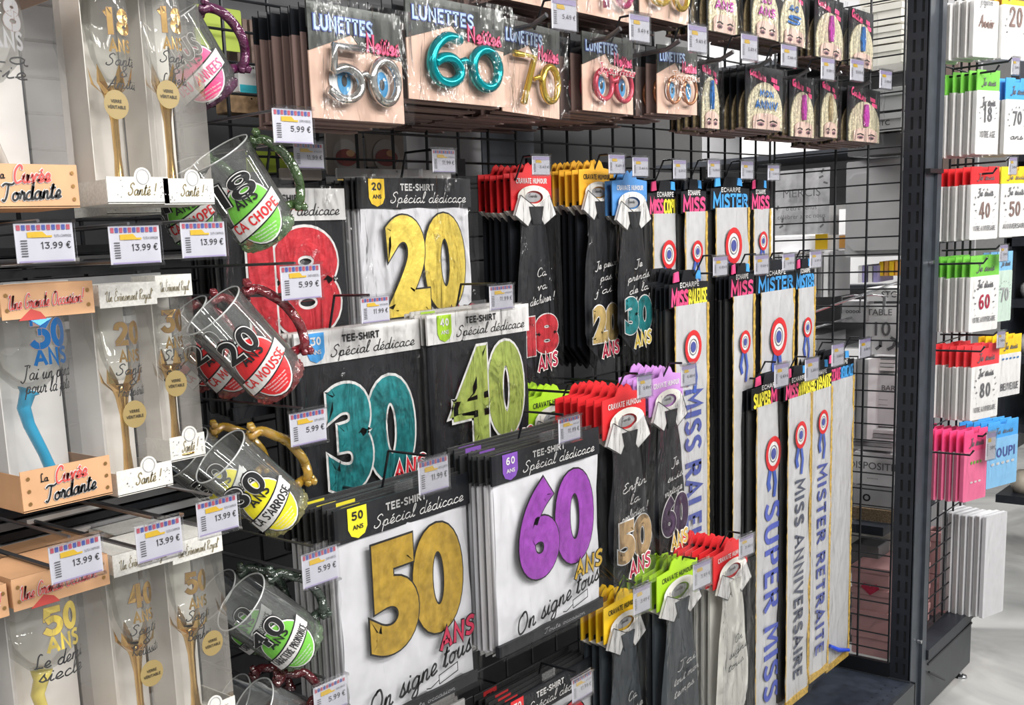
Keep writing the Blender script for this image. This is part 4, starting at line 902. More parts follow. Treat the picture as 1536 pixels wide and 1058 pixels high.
# ================================================================== BEER MUGS
def glassmat(name, col):
    return film(name, tint=col, base=.08, gain=1.0, rough=.04, bump=.5, bscale=60, stretch=(1, 1, 1), haze=.15)
def mug(label, ox, oy, bx, by, Y, rpx, age, slogan, col, prt, first=None, group=None, hmat=None, lbl=True):
    """opening centre pixel, base centre pixel, plane of the middle"""
    mid = aty((ox+bx)/2, (oy+by)/2, Y); dep = (mid-CAM).dot(fwd); r = rpx*dep/FPX
    vx, vy = (ox-bx)*dep/FPX, -(oy-by)*dep/FPX; ln = math.hypot(vx, vy); L = ln/math.cos(R(27))
    ax = (rt*(vx/L)+up*(vy/L)-fwd*math.sin(R(27))).normalized()
    n_ = (-fwd-ax*(-fwd).dot(ax)).normalized(); yy = -n_; xx = yy.cross(ax)
    loc = mid-ax*L/2
    mw = Matrix(((xx.x, yy.x, ax.x, loc.x), (xx.y, yy.y, ax.y, loc.y), (xx.z, yy.z, ax.z, loc.z), (0, 0, 0, 1)))
    t = thing('beer_mug', label, 'beer mug', loc, 0, group); t.rotation_euler = mw.to_euler()
    cg = glassmat('tinted_glass_'+col[0], col[1]); deep = hmat
    m = MB(); m.smooth = True; m.lathe([(r*.86, L*.10), (r*.98, L*.18), (r*.98, L*.5), (r, L*.8), (r*1.03, L*.97), (r*1.03, L)], GLASS, 36); m.build('glass_body', t)
    m = MB(); m.smooth = True; m.tube([(r*1.02*math.cos(q*math.pi/18), r*1.02*math.sin(q*math.pi/18), L) for q in range(36)], .0012, pm('bright_rim', (.6, .62, .62), .1, .3), 6, True); m.build('rim', t)
    m = MB(); nf = 16
    pr = [(0.0, -.0), (r*.62, 0), (r*.80, L*.03), (r*.90, L*.09), (r*.84, L*.15), (r*.5, L*.11), (0, L*.10)]
    V = []
    for i, (q, z) in enumerate(pr):
        for k in range(nf*2):
            an = k*math.pi/nf; qq = q*(1+.06*(1 if k % 2 else -1)*(1 if i in (2, 3) else 0)); V.append((qq*math.cos(an), qq*math.sin(an), z))
    N = nf*2; m.add(V, [(i*N+k, i*N+(k+1) % N, (i+1)*N+(k+1) % N, (i+1)*N+k) for i in range(len(pr)-1) for k in range(N)], cg); m.build('faceted_base', t)
    m = MB(); m.smooth = True; hp = catmull([(r*.95, L*.88), (r*1.2, L*.92), (r*1.55, L*.80), (r*1.72, L*.55), (r*1.58, L*.30), (r*1.25, L*.18), (r*.9, L*.22)], 5)
    m.tube([(p[0], .004*math.sin(i), p[1]) for i, p in enumerate(hp)], .0065, deep, 8); m.build('handle', t)
    m = MB(); m.smooth = True
    for (px_, pz_) in ((r*1.12, L*.93), (r*1.3, L*.98), (r*1.2, L*.15), (r*1.35, L*.12)):
        for dy in (-.006, .006): m.lathe([(0, -.006), (.0055, -.002), (.0055, .002), (0, .006)], deep, 8, (px_, dy, pz_))
    m.build('handle_knobs', t)['kind'] = 'stuff'
    if lbl:
        Rr = r*1.0
        def wr(p): return Vector(((Rr-p.y)*math.sin(p.x/Rr), -(Rr-p.y)*math.cos(p.x/Rr), p.z))
        m = MB(); m.warp = wr; cw = r*.74; cz = L*.40; hz_ = L*.30
        def oval(k, y, mt):
            N_ = 28; V = []; F = []
            for j in range(7):
                for i in range(N_): V.append((k*cw*(j/6)*math.cos(i*2*math.pi/N_), y, cz+k*hz_*(j/6)*math.sin(i*2*math.pi/N_)))
            F = [(j*N_+i, j*N_+(i+1) % N_, (j+1)*N_+(i+1) % N_, (j+1)*N_+i) for j in range(6) for i in range(N_)]; m.add(V, F, mt)
        oval(1.1, -.0006, INK); oval(1.06, -.001, WHT); oval(1.0, -.0014, prt)
        m.build('oval_label', t)
        m = MB(); m.warp = wr
        for i in range(10):
            u0 = -1.25+2.5*i/10; u1 = -1.25+2.5*(i+1)/10
            def zz(u): return cz-.006+.008*u
            for (hh, yq, mt) in ((.0125, -.0018, INK), (.0105, -.0022, WHT)): m.add([(cw*u0, yq, zz(u0)-hh), (cw*u1, yq, zz(u1)-hh), (cw*u1, yq, zz(u1)+hh), (cw*u0, yq, zz(u0)+hh)], [(0, 1, 2, 3)], mt)
        m.build('label_banner', t)
        m = MB(); m.warp = wr; m.let(slogan, 0, cz-.012, .013, -.0028, (RED if prt is GRN and L > 0 and 'PRON' not in slogan else prt) if prt is not YEL2 and 'PRON' not in slogan else INK, wt=.17, align='c', width=cw*2.15, rot=R(7), seg=4)
        for q in range(4): m.text('le temps passe la fete reste', 0, cz-.024-.0045*q, .0024, -.0024, WHT, .01, align='c', width=cw*(1.1-.15*q))
        m.build('slogan_lettering', t)
        m = MB(); m.warp = wr; m.num(age, -.004, cz+hz_*.58, L*.24, cw*1.5, -.003, INK, L*.008, WHT, L*.009, sp=.14); m.num(age, -.004, cz+hz_*.58-L*.0, L*.24, cw*1.5, -.0008, INK, L*.008, INK, L*.017, sp=.14)
        m.let('ANS', .0, cz+hz_*.36, L*.10, -.0032, INK, wt=.2, align='c', width=cw*.95, rot=R(4)); m.build('age_lettering', t)
    return t
# ================================================================== PLACEMENT
# tee-shirts
tee_pack('tee-shirt pack with red 18 on black shirt, behind the green 18 mug', 322, 282, 516, 1.30, '18', REDF, True, RED, REDF, WHT, slogan=False, n=5)
tee_pack('tee-shirt pack with yellow gold 20 on a white shirt, black header', 535, 266, 705, 1.28, '20', YGOLD, False, YEL, WINE, INK, n=6)
tee_pack('tee-shirt pack with teal 30 on black shirt, white header', 440, 502, 630, 1.22, '30', TEALF, True, SKY, REDF, WHT, n=4, drop=.10)
tee_pack('tee-shirt pack with olive green 40 on black shirt, white header', 640, 474, 793, 1.20, '40', GREENF, True, LIM, REDF, WHT, n=4)
tee_pack('tee-shirt pack with ochre gold 50 on a white shirt, at the front', 500, 768, 705, 1.07, '50', GOLDF, False, YEL2, WINE, INK, n=7)
tee_pack('tee-shirt pack with purple 60 on a white shirt, at the front', 737, 686, 899, 1.02, '60', PURPF, False, PUR, GOLDF, INK, n=7, H=.325)
tee_pack('tee-shirt pack of the bottom row under the purple 60 pack, only its header showing', 752, 1060, 892, 1.10, '70', REDF, False, RED, WINE, INK, n=5)
tee_pack('tee-shirt pack of the bottom row far below, black shirt with white header', 560, 1120, 700, 1.16, '80', TEALF, True, SKY, WINE, INK, n=3)
# ties
tie_pack('black tie pack with red 18 under a red card, in the top tie row', 765, 250, 826, 1.28, .42, '18', RED, BSAT, REDF, ['Ça', 'va', 'déchirer !'], n=5)
tie_pack('black tie pack with gold 20 under a yellow-orange card, in the top tie row', 868, 245, 920, 1.25, .42, '20', pm('amber_card', (.80, .42, .03), .45), BSAT, pm('matt_gold_foil', (.50, .36, .14), .35, .3, 60, .2, .4), ['Je peux', 'pas', "j'ai.."], n=6, titlem=INK)
tie_pack('black tie pack with teal 30 under a blue card, in the top tie row', 918, 262, 970, 1.22, .38, '30', BLU, BSAT, TEALF, ['Je', 'prends', 'de la', 'valeur !'], n=3, ansm=YGOLD)
tie_pack('black tie pack under a lime green card, half hidden right of the olive tee-shirt', 790, 592, 860, 1.22, .40, '40', LIM, BSAT, GREENF, ["J'suis", 'pas'], n=4, titlem=INK)
tie_pack('black tie pack with bronze 50 under a red card, in the middle tie row', 903, 592, 968, 1.02, .36, '50', RED, BSAT, pm('bronze_foil', (.36, .24, .12), .35, .3, 60, .2, .4), ['Enfin', 'la', 'perfection !'], n=6)
tie_pack('black tie pack with plum 60 under a lilac card, in the middle tie row', 973, 562, 1024, 1.04, .37, '60', LIL, BSAT, pm('plum_foil', (.05, .02, .06), .35), ['Je', 'suis', 'vintage !'], n=4, ansm=GTRIM)
tie_pack('slate grey tie pack under a yellow card, in the bottom tie row', 905, 905, 962, 1.06, .42, '', YEL, GSAT, None, ['Ça', 'bosse', 'dur'], n=3, titlem=INK)
tie_pack('slate grey tie pack under a lime green card, in the bottom tie row', 985, 858, 1046, 1.02, .42, '', LIM, GSAT, None, ["J'ai", 'tout mon', 'temps !'], n=5, titlem=INK)
tie_pack('cream white tie pack under a red card, in the bottom tie row', 1070, 828, 1121, 1.0, .42, '', RED, CSAT, None, ['On', 'signe', 'tous !'], n=6, ink=INK)
# sashes
M_, B_, Y_ = PNK, SKY, YINK
sash_pack('sash pack MISS COPINE, leftmost of the top sash row', 972, 276, 1022, 1.28, .74, (('MISS', 1, M_), ('COPINE', 1.3, Y_)), None, n=6, rose=.215)
sash_pack('sash pack MISS beside the copine pack, second of the top sash row', 1022, 274, 1059, 1.26, .74, (('MISS', 1, M_),), None, n=4, tab=BLK, rose=.215)
sash_pack('sash pack MISTER of the top sash row, blue letters', 1066, 270, 1124, 1.26, .74, (('MISTER', 1, B_),), None, n=5, tab=SKY, rose=.215)
sash_pack('sash pack MISS at the right end of the top sash row, beside the bare grid', 1126, 274, 1155, 1.26, .74, (('MISS', 1, M_),), None, n=5, rose=.20)
sash_pack('sash pack MISS RALEUSE, left in the middle row', 1004, 414, 1062, 1.16, .74, (('MISS', 1, M_), ('RALEUSE', 1.15, Y_)), 'MISS RALEUSE', n=11, rose=.215, vz=.34, vm=NAVY)
sash_pack('sash pack MISS left of the wide MISTER pack, middle row', 1094, 402, 1131, 1.15, .76, (('MISS', 1, M_),), None, n=3, rose=.23)
sash_pack('sash pack MISTER with wide blue letters in the middle row', 1134, 398, 1192, 1.15, .78, (('MISTER', 1, B_),), None, n=3, rose=.23)
sash_pack('narrow sash pack MISTER, rightmost of the middle row', 1193, 394, 1222, 1.15, .8, (('MISTER', 1, B_),), None, n=3, rose=.21)
sash_pack('sash pack SUPER MISS, blue vertical letters, bottom row', 1128, 572, 1182, 1.12, .88, (('SUPER', 1, Y_), ('MISS', 1, M_)), 'SUPER MISS', n=11, rose=.215, vz=.35, vm=BR_ if False else pm('bright_navy_ink', (.08, .11, .45), .45))
sash_pack('sash pack MISS ANNIVERSAIRE, second of the bottom row', 1177, 560, 1217, 1.10, .86, (('MISS', 1, M_), ('ANNIVERS.', 1, Y_)), 'MISS ANNIVERSAIRE', n=4, rose=.19, vz=.32, vm=pm('slate_ink', (.07, .08, .12), .45), vh=.052)
sash_pack('sash pack MISTER RETRAITE, third of the bottom row', 1214, 550, 1248, 1.10, .84, (('RETRAITE', 1, Y_),), 'MISTER RETRAITE', n=4, rose=.18, vz=.31, vh=.055)
sash_pack('plain white sash pack with a blue clip, rightmost of the bottom row', 1240, 538, 1281, 1.13, .88, (('SPECIALE', 1, M_), ('DEDICACE', 1, B_)), None, n=5, rose=3, pen=True)
# glasses (lower front row)
glasses_card('party glasses pack with silver 50 and blue eyes, leftmost of the row', 458, 0, 598, .152, 1.12, '50', pm('silver_plastic', (.62, .62, .60), .12, .9), n=8, gap=.013, rad=.0065)
glasses_card('party glasses pack with teal 60, second of the row', 606, -12, 752, .150, 1.12, '60', pm('teal_chrome', (.0, .32, .36), .15, .7), n=12, gap=.024, eyes=False, rad=.0085)
glasses_card('party glasses pack with yellow gold 70, third of the row', 752, 25, 838, .150, 1.14, '70', pm('yellow_chrome', (.75, .55, .08), .15, .8), n=12, gap=.024, rad=.006, eyes=False, tilt=R(2))
glasses_card('party glasses pack with red lettered frames, fourth of the row', 872, 46, 948, .138, 1.14, 'x', pm('red_plastic', (.55, .05, .09), .25, .2), n=12, gap=.024, rad=.007, lids='Joyeux Anniv')
glasses_card('party glasses pack with copper lettered frames and a blue eye, rightmost of the row', 985, 66, 1045, .132, 1.14, 'x', pm('copper_plastic', (.55, .24, .12), .2, .6), n=12, gap=.024, rad=.005, lids='Joyeux', yaw=R(-8))
# top row, cut by the frame
glasses_card('party glasses pack with pink frames at the top edge, left one', 862, -112, 948, .145, 1.14, '40', pm('pink_chrome', (.6, .08, .25), .15, .7), n=10, eyes=False)
glasses_card('party glasses pack with yellow gold frames at the top edge, right one', 958, -98, 1032, .145, 1.14, '30', pm('yellow_chrome', (.75, .55, .08), .15, .8), n=10, eyes=False)
glasses_card('party glasses pack at the top edge above the price tag, cut by the frame', 745, -150, 850, .150, 1.14, '20', pm('pink_chrome', (.6, .08, .25), .15, .7), n=8, eyes=False)
# headband packs
PUR_ = pm('magenta_sequins', (.50, .05, .40), .35, .3, 160, .4); BL_ = pm('blue_sequins', (.03, .18, .55), .35, .3, 160, .4)
mask_card('sequin headband pack with blue letters, leftmost of the lower headband row', 1120, 116, 1176, .108, 1.12, BL_, ('Mon', 'Anniv'), n=8)
mask_card('sequin headband pack with violet stripe and tanned face, lower headband row', 1186, 132, 1223, .110, 1.12, PUR_, 'stripe', n=6)
mask_card('sequin headband pack in pale gold without stripe, lower headband row', 1232, 134, 1258, .114, 1.12, SEQ2, 'stripe', n=6)
mask_card('sequin headband pack with magenta stripe, rightmost of the lower headband row', 1273, 146, 1322, .108, 1.11, PUR_, 'stripe', n=8)
mask_card('sequin headband pack with a green edged crown behind the crinkled film, beside the copper glasses', 1052, 110, 1080, .112, 1.15, BL_, 'stripe', n=4)
mask_card('sequin headband pack with purple mark, leftmost of the upper headband row', 1062, -40, 1108, .112, 1.13, PUR_, ('30', 'Ans'), n=5)
mask_card('sequin headband pack with violet letters, second of the upper headband row', 1128, -28, 1170, .113, 1.12, PUR_, ('20', 'Ans'), n=5)
mask_card('sequin headband pack with blue zigzag, third of the upper headband row', 1170, -14, 1210, .113, 1.12, BL_, ('40', 'S'), n=5)
mask_card('sequin headband pack with faint purple stripe, fourth of the upper headband row', 1224, 10, 1267, .113, 1.11, PUR_, 'stripe', n=5)
mask_card('sequin headband pack with blue stripe, rightmost of the upper headband row', 1275, 28, 1312, .113, 1.11, BL_, 'stripe', n=5)
# napkins and cards at the aisle end
def L2(n): return [('Je suis', .5, .22+.02, .10, SCR, INKG, .5), (n, .5, .68, .26, CAP, BRN, .34), ('votre anniversaire', .5, .86, .08, CAP, INKG, .8)]
yw = R(-16)
card_pack('white invitation pack with a ring print, topmost of the left column at the aisle end', 1463, -30, 1500, 86, .93, None, [('joyeux', .5, .3, .1, SCR, GREYC, .5), ('Anniv', .5, .6, .15, SCR, BRN, .6)], yaw=yw, n=5)
card_pack('white invitation pack, topmost of the right column at the aisle end', 1506, -30, 1546, 90, .93, YEL, [('20', .5, .6, .3, CAP, BRN, .5)], yaw=yw, n=3, hh=.3)
card_pack('card pack with green header, second of the left column at the aisle end', 1467, 104, 1501, 232, .93, GRN, [('Je suis', .5, .42, .1, SCR, INKG, .6), ('18', .5, .62, .2, CAP, INKG, .4), ('votre age', .5, .8, .08, CAP, INKG, .7)], yaw=yw, n=6)
card_pack('card pack with blue header, second of the right column at the aisle end', 1510, 116, 1546, 232, .93, SKY, [('70', .5, .62, .2, CAP, INKG, .4), ('ans', .5, .8, .08, SCR, INKG, .5)], yaw=yw, n=3, hh=.28)
card_pack('card pack with red header and number 40, left column at the aisle end', 1458, 250, 1500, 360, .93, RED, [('Je suis', .5, .40, .1, SCR, INKG, .55), ('40', .5, .72, .24, CAP, BRN, .4), ('votre anniversaire', .5, .88, .07, CAP, INKG, .8)], yaw=yw, n=5)
card_pack('card pack with yellow header and number 50, right column at the aisle end', 1503, 250, 1546, 356, .93, YEL, [('Je suis', .5, .40, .1, SCR, INKG, .55), ('50', .5, .72, .24, CAP, BRN, .4), ('anniversaire', .5, .88, .07, CAP, INKG, .8)], yaw=yw, n=2)
card_pack('card pack with green header and number 60, left column at the aisle end', 1457, 385, 1500, 498, .93, GRN, [('Je suis', .5, .42, .1, SCR, INKG, .55), ('60', .5, .72, .22, CAP, WINE, .4), ('votre anniversaire', .5, .88, .07, CAP, INKG, .8)], yaw=yw, n=5, hh=.27)
card_pack('pale green card pack with light blue header, beside the number 60 pack', 1498, 378, 1520, 482, .95, pm('pale_blue_card', (.2, .45, .7), .5), [('70', .5, .72, .22, CAP, GREYC, .6)], yaw=yw, n=2, hh=.27, body=pm('mint_card', (.5, .62, .54), .5))
card_pack('card pack with bright red header and number 80, left column at the aisle end', 1459, 520, 1500, 630, .92, pm('coral_red_card', (.75, .05, .06), .45), [('Je suis', .5, .42, .1, SCR, INKG, .55), ('80', .5, .72, .22, CAP, INKG, .4), ('votre anniversaire', .5, .9, .07, CAP, INKG, .8)], yaw=yw, n=5, hh=.28)
card_pack('card pack with yellow header showing a blue print, right of the number 80 pack', 1500, 505, 1533, 595, .95, YEL, [('*****', .5, .5, .15, CAP, BLU, .8), ('BIENVENUE', .5, .9, .12, CAP, INKG, .8)], yaw=yw, n=3, hh=.3)
card_pack('deep pink card pack with multicoloured print, left column at the aisle end', 1448, 648, 1482, 752, .92, PNK, [('****', .5, .62, .2, CAP, GRN, .5), ('***', .5, .85, .14, CAP, WHT, .5)], yaw=yw, n=8, hh=.3, body=pm('rose_card', (.72, .14, .28), .5))
card_pack('bright blue card pack with dark drawn lettering, right column at the aisle end', 1483, 636, 1528, 732, .92, SKY, [('YOUPI', .5, .55, .15, CAP, NAVY, .8), ('*****', .5, .8, .2, CAP, WHT, .8)], yaw=yw, n=4, hh=.25, body=pm('light_blue_card', (.22, .48, .75), .5))
card_pack('large clear and white bag pack, lowest at the aisle end', 1480, 768, 1511, 922, .93, None, [], yaw=yw, n=6, hh=.05, body=pm('pale_bag_paper', (.60, .60, .62), .4))
for i, (x0, y0, x1, y1) in enumerate(((1518, 86, 1530, 112), (1514, 236, 1526, 262), (1500, 368, 1512, 392), (1496, 498, 1508, 522), (1480, 650, 1494, 690))):
    price_tag(['highest', 'second highest', 'middle', 'second lowest', 'lowest'][i]+' small price tag in the card column at the aisle end', x0, y0, x1, y1, .88, '3,49 €', True, group='price tags at the aisle end', yaw=R(-16), prong=False)
    p = aty(x0, y0, .88); t = thing('end_hook', 'black wire hook of the aisle end grid, '+['highest', 'second highest', 'middle', 'second lowest', 'lowest'][i]+' one', 'hook', p, 0, 'wire hooks of the aisle end'); MB().tube([(0, 0, .0), (0, .01, -.01), (0, .155, -.01)], .003, METAL, 6).build('prong', t)
    MB().tube([(-.12, -.0, -.03), (-.12, .01, -.045), (-.12, .155, -.045)], .003, METAL, 6).build('prong', t)
# gift boxes
Y1 = 1.12
flute_box('flute gift box lettered Santé & Amitié, at the top left', 128, -62, 222, 305, Y1, '18', 'Santé', 'Amitié', sx=.25, sz=.585)
flute_box('flute gift box lettered Santé & Liberté, at the top beside the purple mug', 216, -60, 292, 306, Y1, '18', 'Santé', 'Liberté', sx=.22, sz=.54)
flute_box('left flute gift box of the middle row, gold 20', 147, 428, 232, 752, Y1, '20', 'Santé', 'Prospérité', sx=.40, sz=.62)
flute_box('flute gift box beside the red mugs, gold 30', 232, 414, 285, 698, Y1+.02, '30', 'Santé', 'Succès', sx=.30, sz=.58)
flute_box('left flute gift box of the bottom row, gold 40', 168, 834, 257, 1160, Y1-.02, '40', 'Santé', 'Réussite', sx=.45, sz=.60)
flute_box('flute gift box beside the lower green mugs, gold 50', 257, 816, 332, 1118, Y1-.02, '50', 'Santé', 'Bonheur', sx=.62, sz=.56)
cuvee_box('orange-banded gift box of the middle row, blue stem and 30', -2, 430, 137, 778, Y1-.02, '30', "J'ai un pend", 'pour la fete', BLUG, pm('deep_blue_foil', (.02, .13, .36), .25, .5))
cuvee_box('front orange-banded gift box of the bottom row, gold 50', 16, 870, 163, 1230, Y1-.04, '50', 'Le demi', 'siecle', pm('yellow_enamel', (.75, .62, .12), .15, coat=.5), YGOLD)
cuvee_box('orange-banded gift box cut off at the top left', -80, -80, 80, 312, Y1-.02, '18', 'La', 'vie', pm('milky_enamel', (.5, .45, .4), .2, coat=.5), GREYC)
cuvee_box('orange-banded gift box cut off at the bottom left', -90, 902, 10, 1240, Y1-.04, '40', 'La', 'vie', pm('milky_enamel', (.5, .45, .4), .2, coat=.5), GREYC)
# boxes standing behind (their bands show under and beside the front ones)
flute_box('flute gift box behind the Santé & Amitié box', 128, -30, 210, 322, Y1+.10, '18', 'Santé', 'Amitié', sticker=False)
cuvee_box('rear orange-banded gift box of the bottom row', 24, 842, 158, 1160, Y1+.10, '50', 'Le demi', 'siecle', pm('yellow_enamel', (.75, .62, .12), .15, coat=.5), YGOLD)
flute_box('flute gift box further back in the bottom row', 182, 806, 262, 1090, Y1+.10, '40', 'Santé', 'Réussite', sticker=False)
# mugs
def hglass(n, c, hz=.35): return film(n, tint=c, base=.10, gain=1.0, rough=.05, bump=.4, bscale=50, stretch=(1, 1, 1), haze=hz)
HG = hglass('green_glass_handle', (.12, .24, .07)); HR = hglass('red_glass_handle', (.40, .02, .04)); HY = hglass('amber_glass_handle', (.80, .50, .05)); HD = hglass('dark_green_handle', (.06, .10, .07)); HP = hglass('purple_glass_handle', (.24, .03, .15)); HB = hglass('dark_red_handle', (.22, .02, .03))
mug('beer mug with green 18 label, hanging highest in front', 332, 240, 404, 354, 1.14, 50, '18', 'ÇA CHOPE', ('green', (.62, .85, .55)), GRN, hmat=HG)
mug('beer mug with green label behind the Santé box, mostly hidden', 262, 262, 300, 350, 1.26, 46, '18', 'ÇA CHOPE', ('green', (.62, .85, .55)), GRN, hmat=HG)
mug('beer mug with red 20 label, in front of the red mugs', 326, 470, 424, 580, 1.12, 49, '20', 'ÇA MOUSSE', ('red', (.85, .30, .30)), RED, hmat=HR)
mug('beer mug with red 20 label, second of the red mugs', 280, 480, 362, 574, 1.22, 45, '20', 'ÇA MOUSSE', ('red', (.85, .30, .30)), RED, hmat=HR)
mug('beer mug with red label, furthest back beside the gift box', 250, 488, 320, 566, 1.31, 41, '20', 'ÇA MOUSSE', ('red', (.85, .30, .30)), RED, hmat=HR)
mug('beer mug with yellow 30 label, in front of the yellow mugs', 336, 684, 433, 779, 1.11, 48, '30', "ÇA S'ARROSE", ('yellow', (.92, .88, .45)), YEL2, hmat=HY)
mug('beer mug with yellow 30 label, second of the yellow mugs', 286, 678, 374, 756, 1.24, 44, '30', "ÇA S'ARROSE", ('yellow', (.92, .88, .45)), YEL2, hmat=HY)
mug('beer mug with green 40 label, in front above the dark red mugs', 366, 898, 457, 980, 1.11, 48, '40', 'CARACTERE PRONONCE', ('green', (.62, .85, .55)), GRN, hmat=HD)
mug('beer mug with green 40 label, second behind the front one', 326, 890, 402, 956, 1.22, 44, '40', 'CARACTERE PRONONCE', ('green', (.62, .85, .55)), GRN, hmat=HD)
mug('purple beer mug with pink label, above the green 18 mug', 256, 46, 318, 144, 1.22, 50, 'PLUS', 'DEUX ANNEES', ('purple', (.55, .25, .45)), PNK, hmat=HP)
mug('dark red beer mug in the bottom row, cut by the frame', 380, 1060, 450, 1110, 1.12, 50, '50', 'ÇA', ('wine', (.5, .12, .15)), RED, hmat=HB, lbl=False)
mug('dark red beer mug in the bottom row, second one', 350, 1052, 410, 1090, 1.22, 46, '50', 'ÇA', ('wine', (.5, .12, .15)), RED, hmat=HB, lbl=False)
# big tags
BT = 'large price tags of the gift boxes'
price_tag('price tag 13.99 € under the top left orange gift box, leftmost of its row', 20, 336, 108, 396, 1.04, '13.99 €', group=BT, wire=DSTEEL)
price_tag('price tag 13.99 € above the flute box of the middle row left', 162, 340, 238, 398, 1.04, '13.99 €', group=BT, wire=DSTEEL)
price_tag('price tag 13.99 € below the green 18 mug', 270, 334, 336, 388, 1.04, '13.99 €', group=BT, wire=DSTEEL)
price_tag('price tag 13.99 € above the orange box of the bottom row', 72, 822, 152, 880, 1.02, '13.99 €', group=BT, wire=DSTEEL)
price_tag('price tag 13.99 € above the left flute box of the bottom row', 202, 792, 272, 848, 1.02, '13.99 €', group=BT, wire=DSTEEL)
price_tag('price tag 13.99 € left of the yellow mug base', 294, 756, 356, 808, 1.02, '13.99 €', group=BT, wire=DSTEEL)
BT = 'price tags of the beer mugs'
price_tag('price tag 5.99 € under the left end of the glasses row', 408, 162, 467, 214, 1.06, '5.99 €', group=BT, wire=DSTEEL)
price_tag('price tag 5.99 € in front of the red 18 tee-shirt', 420, 400, 480, 452, 1.06, '5.99 €', group=BT, wire=DSTEEL)
price_tag('price tag 5.99 € left of the teal 30', 434, 622, 488, 672, 1.06, '5.99 €', group=BT, wire=DSTEEL)
price_tag('price tag 5.99 € left of the ochre gold 50 tee-shirt', 452, 834, 506, 886, 1.06, '5.99 €', group=BT, wire=DSTEEL)
price_tag('price tag at the bottom edge left of the 50 tee-shirt', 470, 1034, 520, 1080, 1.06, '5.99 €', group=BT, wire=DSTEEL)
BT = 'price tags of the tee-shirts'
price_tag('price tag 11.99 € behind the upper 5.99 € tag, above the 18 tee-shirt', 440, 214, 484, 252, 1.24, '11.99 €', group=BT)
price_tag('price tag 11.99 € above the yellow gold 20 tee-shirt', 648, 224, 682, 258, 1.24, '11.99 €', group=BT)
price_tag('price tag 11.99 € below the yellow gold 20, over the white header of the 30', 541, 448, 583, 486, 1.16, '11.99 €', group=BT)
price_tag('price tag 11.99 € above the olive 40 tee-shirt header', 734, 430, 769, 466, 1.14, '11.99 €', group=BT)
price_tag('price tag 11.99 € above the ochre gold 50 tee-shirt', 627, 694, 672, 744, 1.02, '11.99 €', group=BT)
price_tag('price tag 11.99 € above the purple 60 tee-shirt', 838, 630, 870, 666, .97, '11.99 €', group=BT)
price_tag('price tag 11.99 € near the bottom edge right of the 60 tee-shirt', 858, 1022, 888, 1056, 1.04, '11.99 €', group=BT)
BT = 'small price tags of ties, sashes and glasses'
for (lab, x0, y0, x1, y1, Y) in (('above the red 18 tie card', 798, 234, 824, 262, 1.22), ('above the amber 20 tie card', 913, 232, 937, 260, 1.2), ('above the blue 30 tie card', 949, 236, 972, 264, 1.18),
    ('right of the lime green tie card in the middle row', 864, 584, 893, 616, 1.14), ('above the lilac 60 tie card, over the red card', 956, 566, 977, 598, .98), ('over the lilac card beside the raleuse sash', 1022, 550, 1043, 580, .99),
    ('over the yellow tie card in the bottom row', 950, 884, 975, 924, 1.02), ('over the lime green tie card in the bottom row', 1040, 848, 1066, 886, .98), ('over the red card of the cream tie', 1109, 808, 1130, 838, .96),
    ('above the MISS COPINE header', 1010, 240, 1029, 268, 1.22), ('above the second top row sash', 1062, 240, 1080, 266, 1.22), ('above the top row MISTER sash', 1112, 242, 1130, 268, 1.22), ('at the right end of the top sash row', 1152, 248, 1169, 270, 1.22),
    ('right of the MISS RALEUSE header', 1070, 386, 1091, 414, 1.10), ('above the middle row MISTER header', 1132, 384, 1153, 412, 1.10), ('above the right end of the MISTER header', 1174, 382, 1192, 406, 1.10), ('right of the narrow middle row MISTER pack', 1215, 378, 1232, 402, 1.10),
    ('above the SUPER MISS header', 1162, 548, 1183, 582, 1.07), ('above the MISS ANNIVERSAIRE header', 1208, 540, 1228, 572, 1.06), ('above the plain white sash', 1248, 518, 1266, 550, 1.07), ('sticking out right of the sashes in front of the grid', 1289, 510, 1306, 538, 1.1),
    ('above the yellow gold glasses at the top edge', 827, -6, 864, 42, 1.08), ('above the red lettered glasses', 944, 20, 974, 60, 1.08), ('above the copper glasses', 1032, 36, 1060, 76, 1.08),
    ('between the first and second upper headbands', 1112, 50, 1136, 88, 1.08), ('under the blue zigzag headband', 1172, 66, 1195, 98, 1.07), ('under the faint purple headband', 1232, 86, 1252, 118, 1.07), ('under the upper blue stripe headband', 1276, 88, 1296, 120, 1.07), ('right of the lower headbands in front of the grid', 1320, 105, 1338, 132, 1.07)):
    price_tag('small price tag '+lab, x0, y0, x1, y1, Y, '5.49 €' if y0 < 700 else '3.49 €', True, group=BT, yaw=R(-4))
# tip pieces of the chrome hooks that stick out at the glasses
for i, (x, y) in enumerate(((820, 28), (931, 48), (1020, 66), (1100, 82), (1158, 92), (1215, 108), (1262, 112), (1306, 126))):
    p = aty(x, y, 1.07); t = thing('hook_tip', 'thick grey hook end above the '+['third glasses pack', 'red glasses pack', 'copper glasses pack', 'lower first headband', 'lower second headband', 'lower third headband', 'stripe headband', 'last headband'][i], 'hook', p, 0, 'grey hook ends'); MB().tube([(0, -.0, .006), (0, .03, -.006), (0, BACKY-1.07, -.008)], .0045, DSTEEL, 8).build('prong', t)
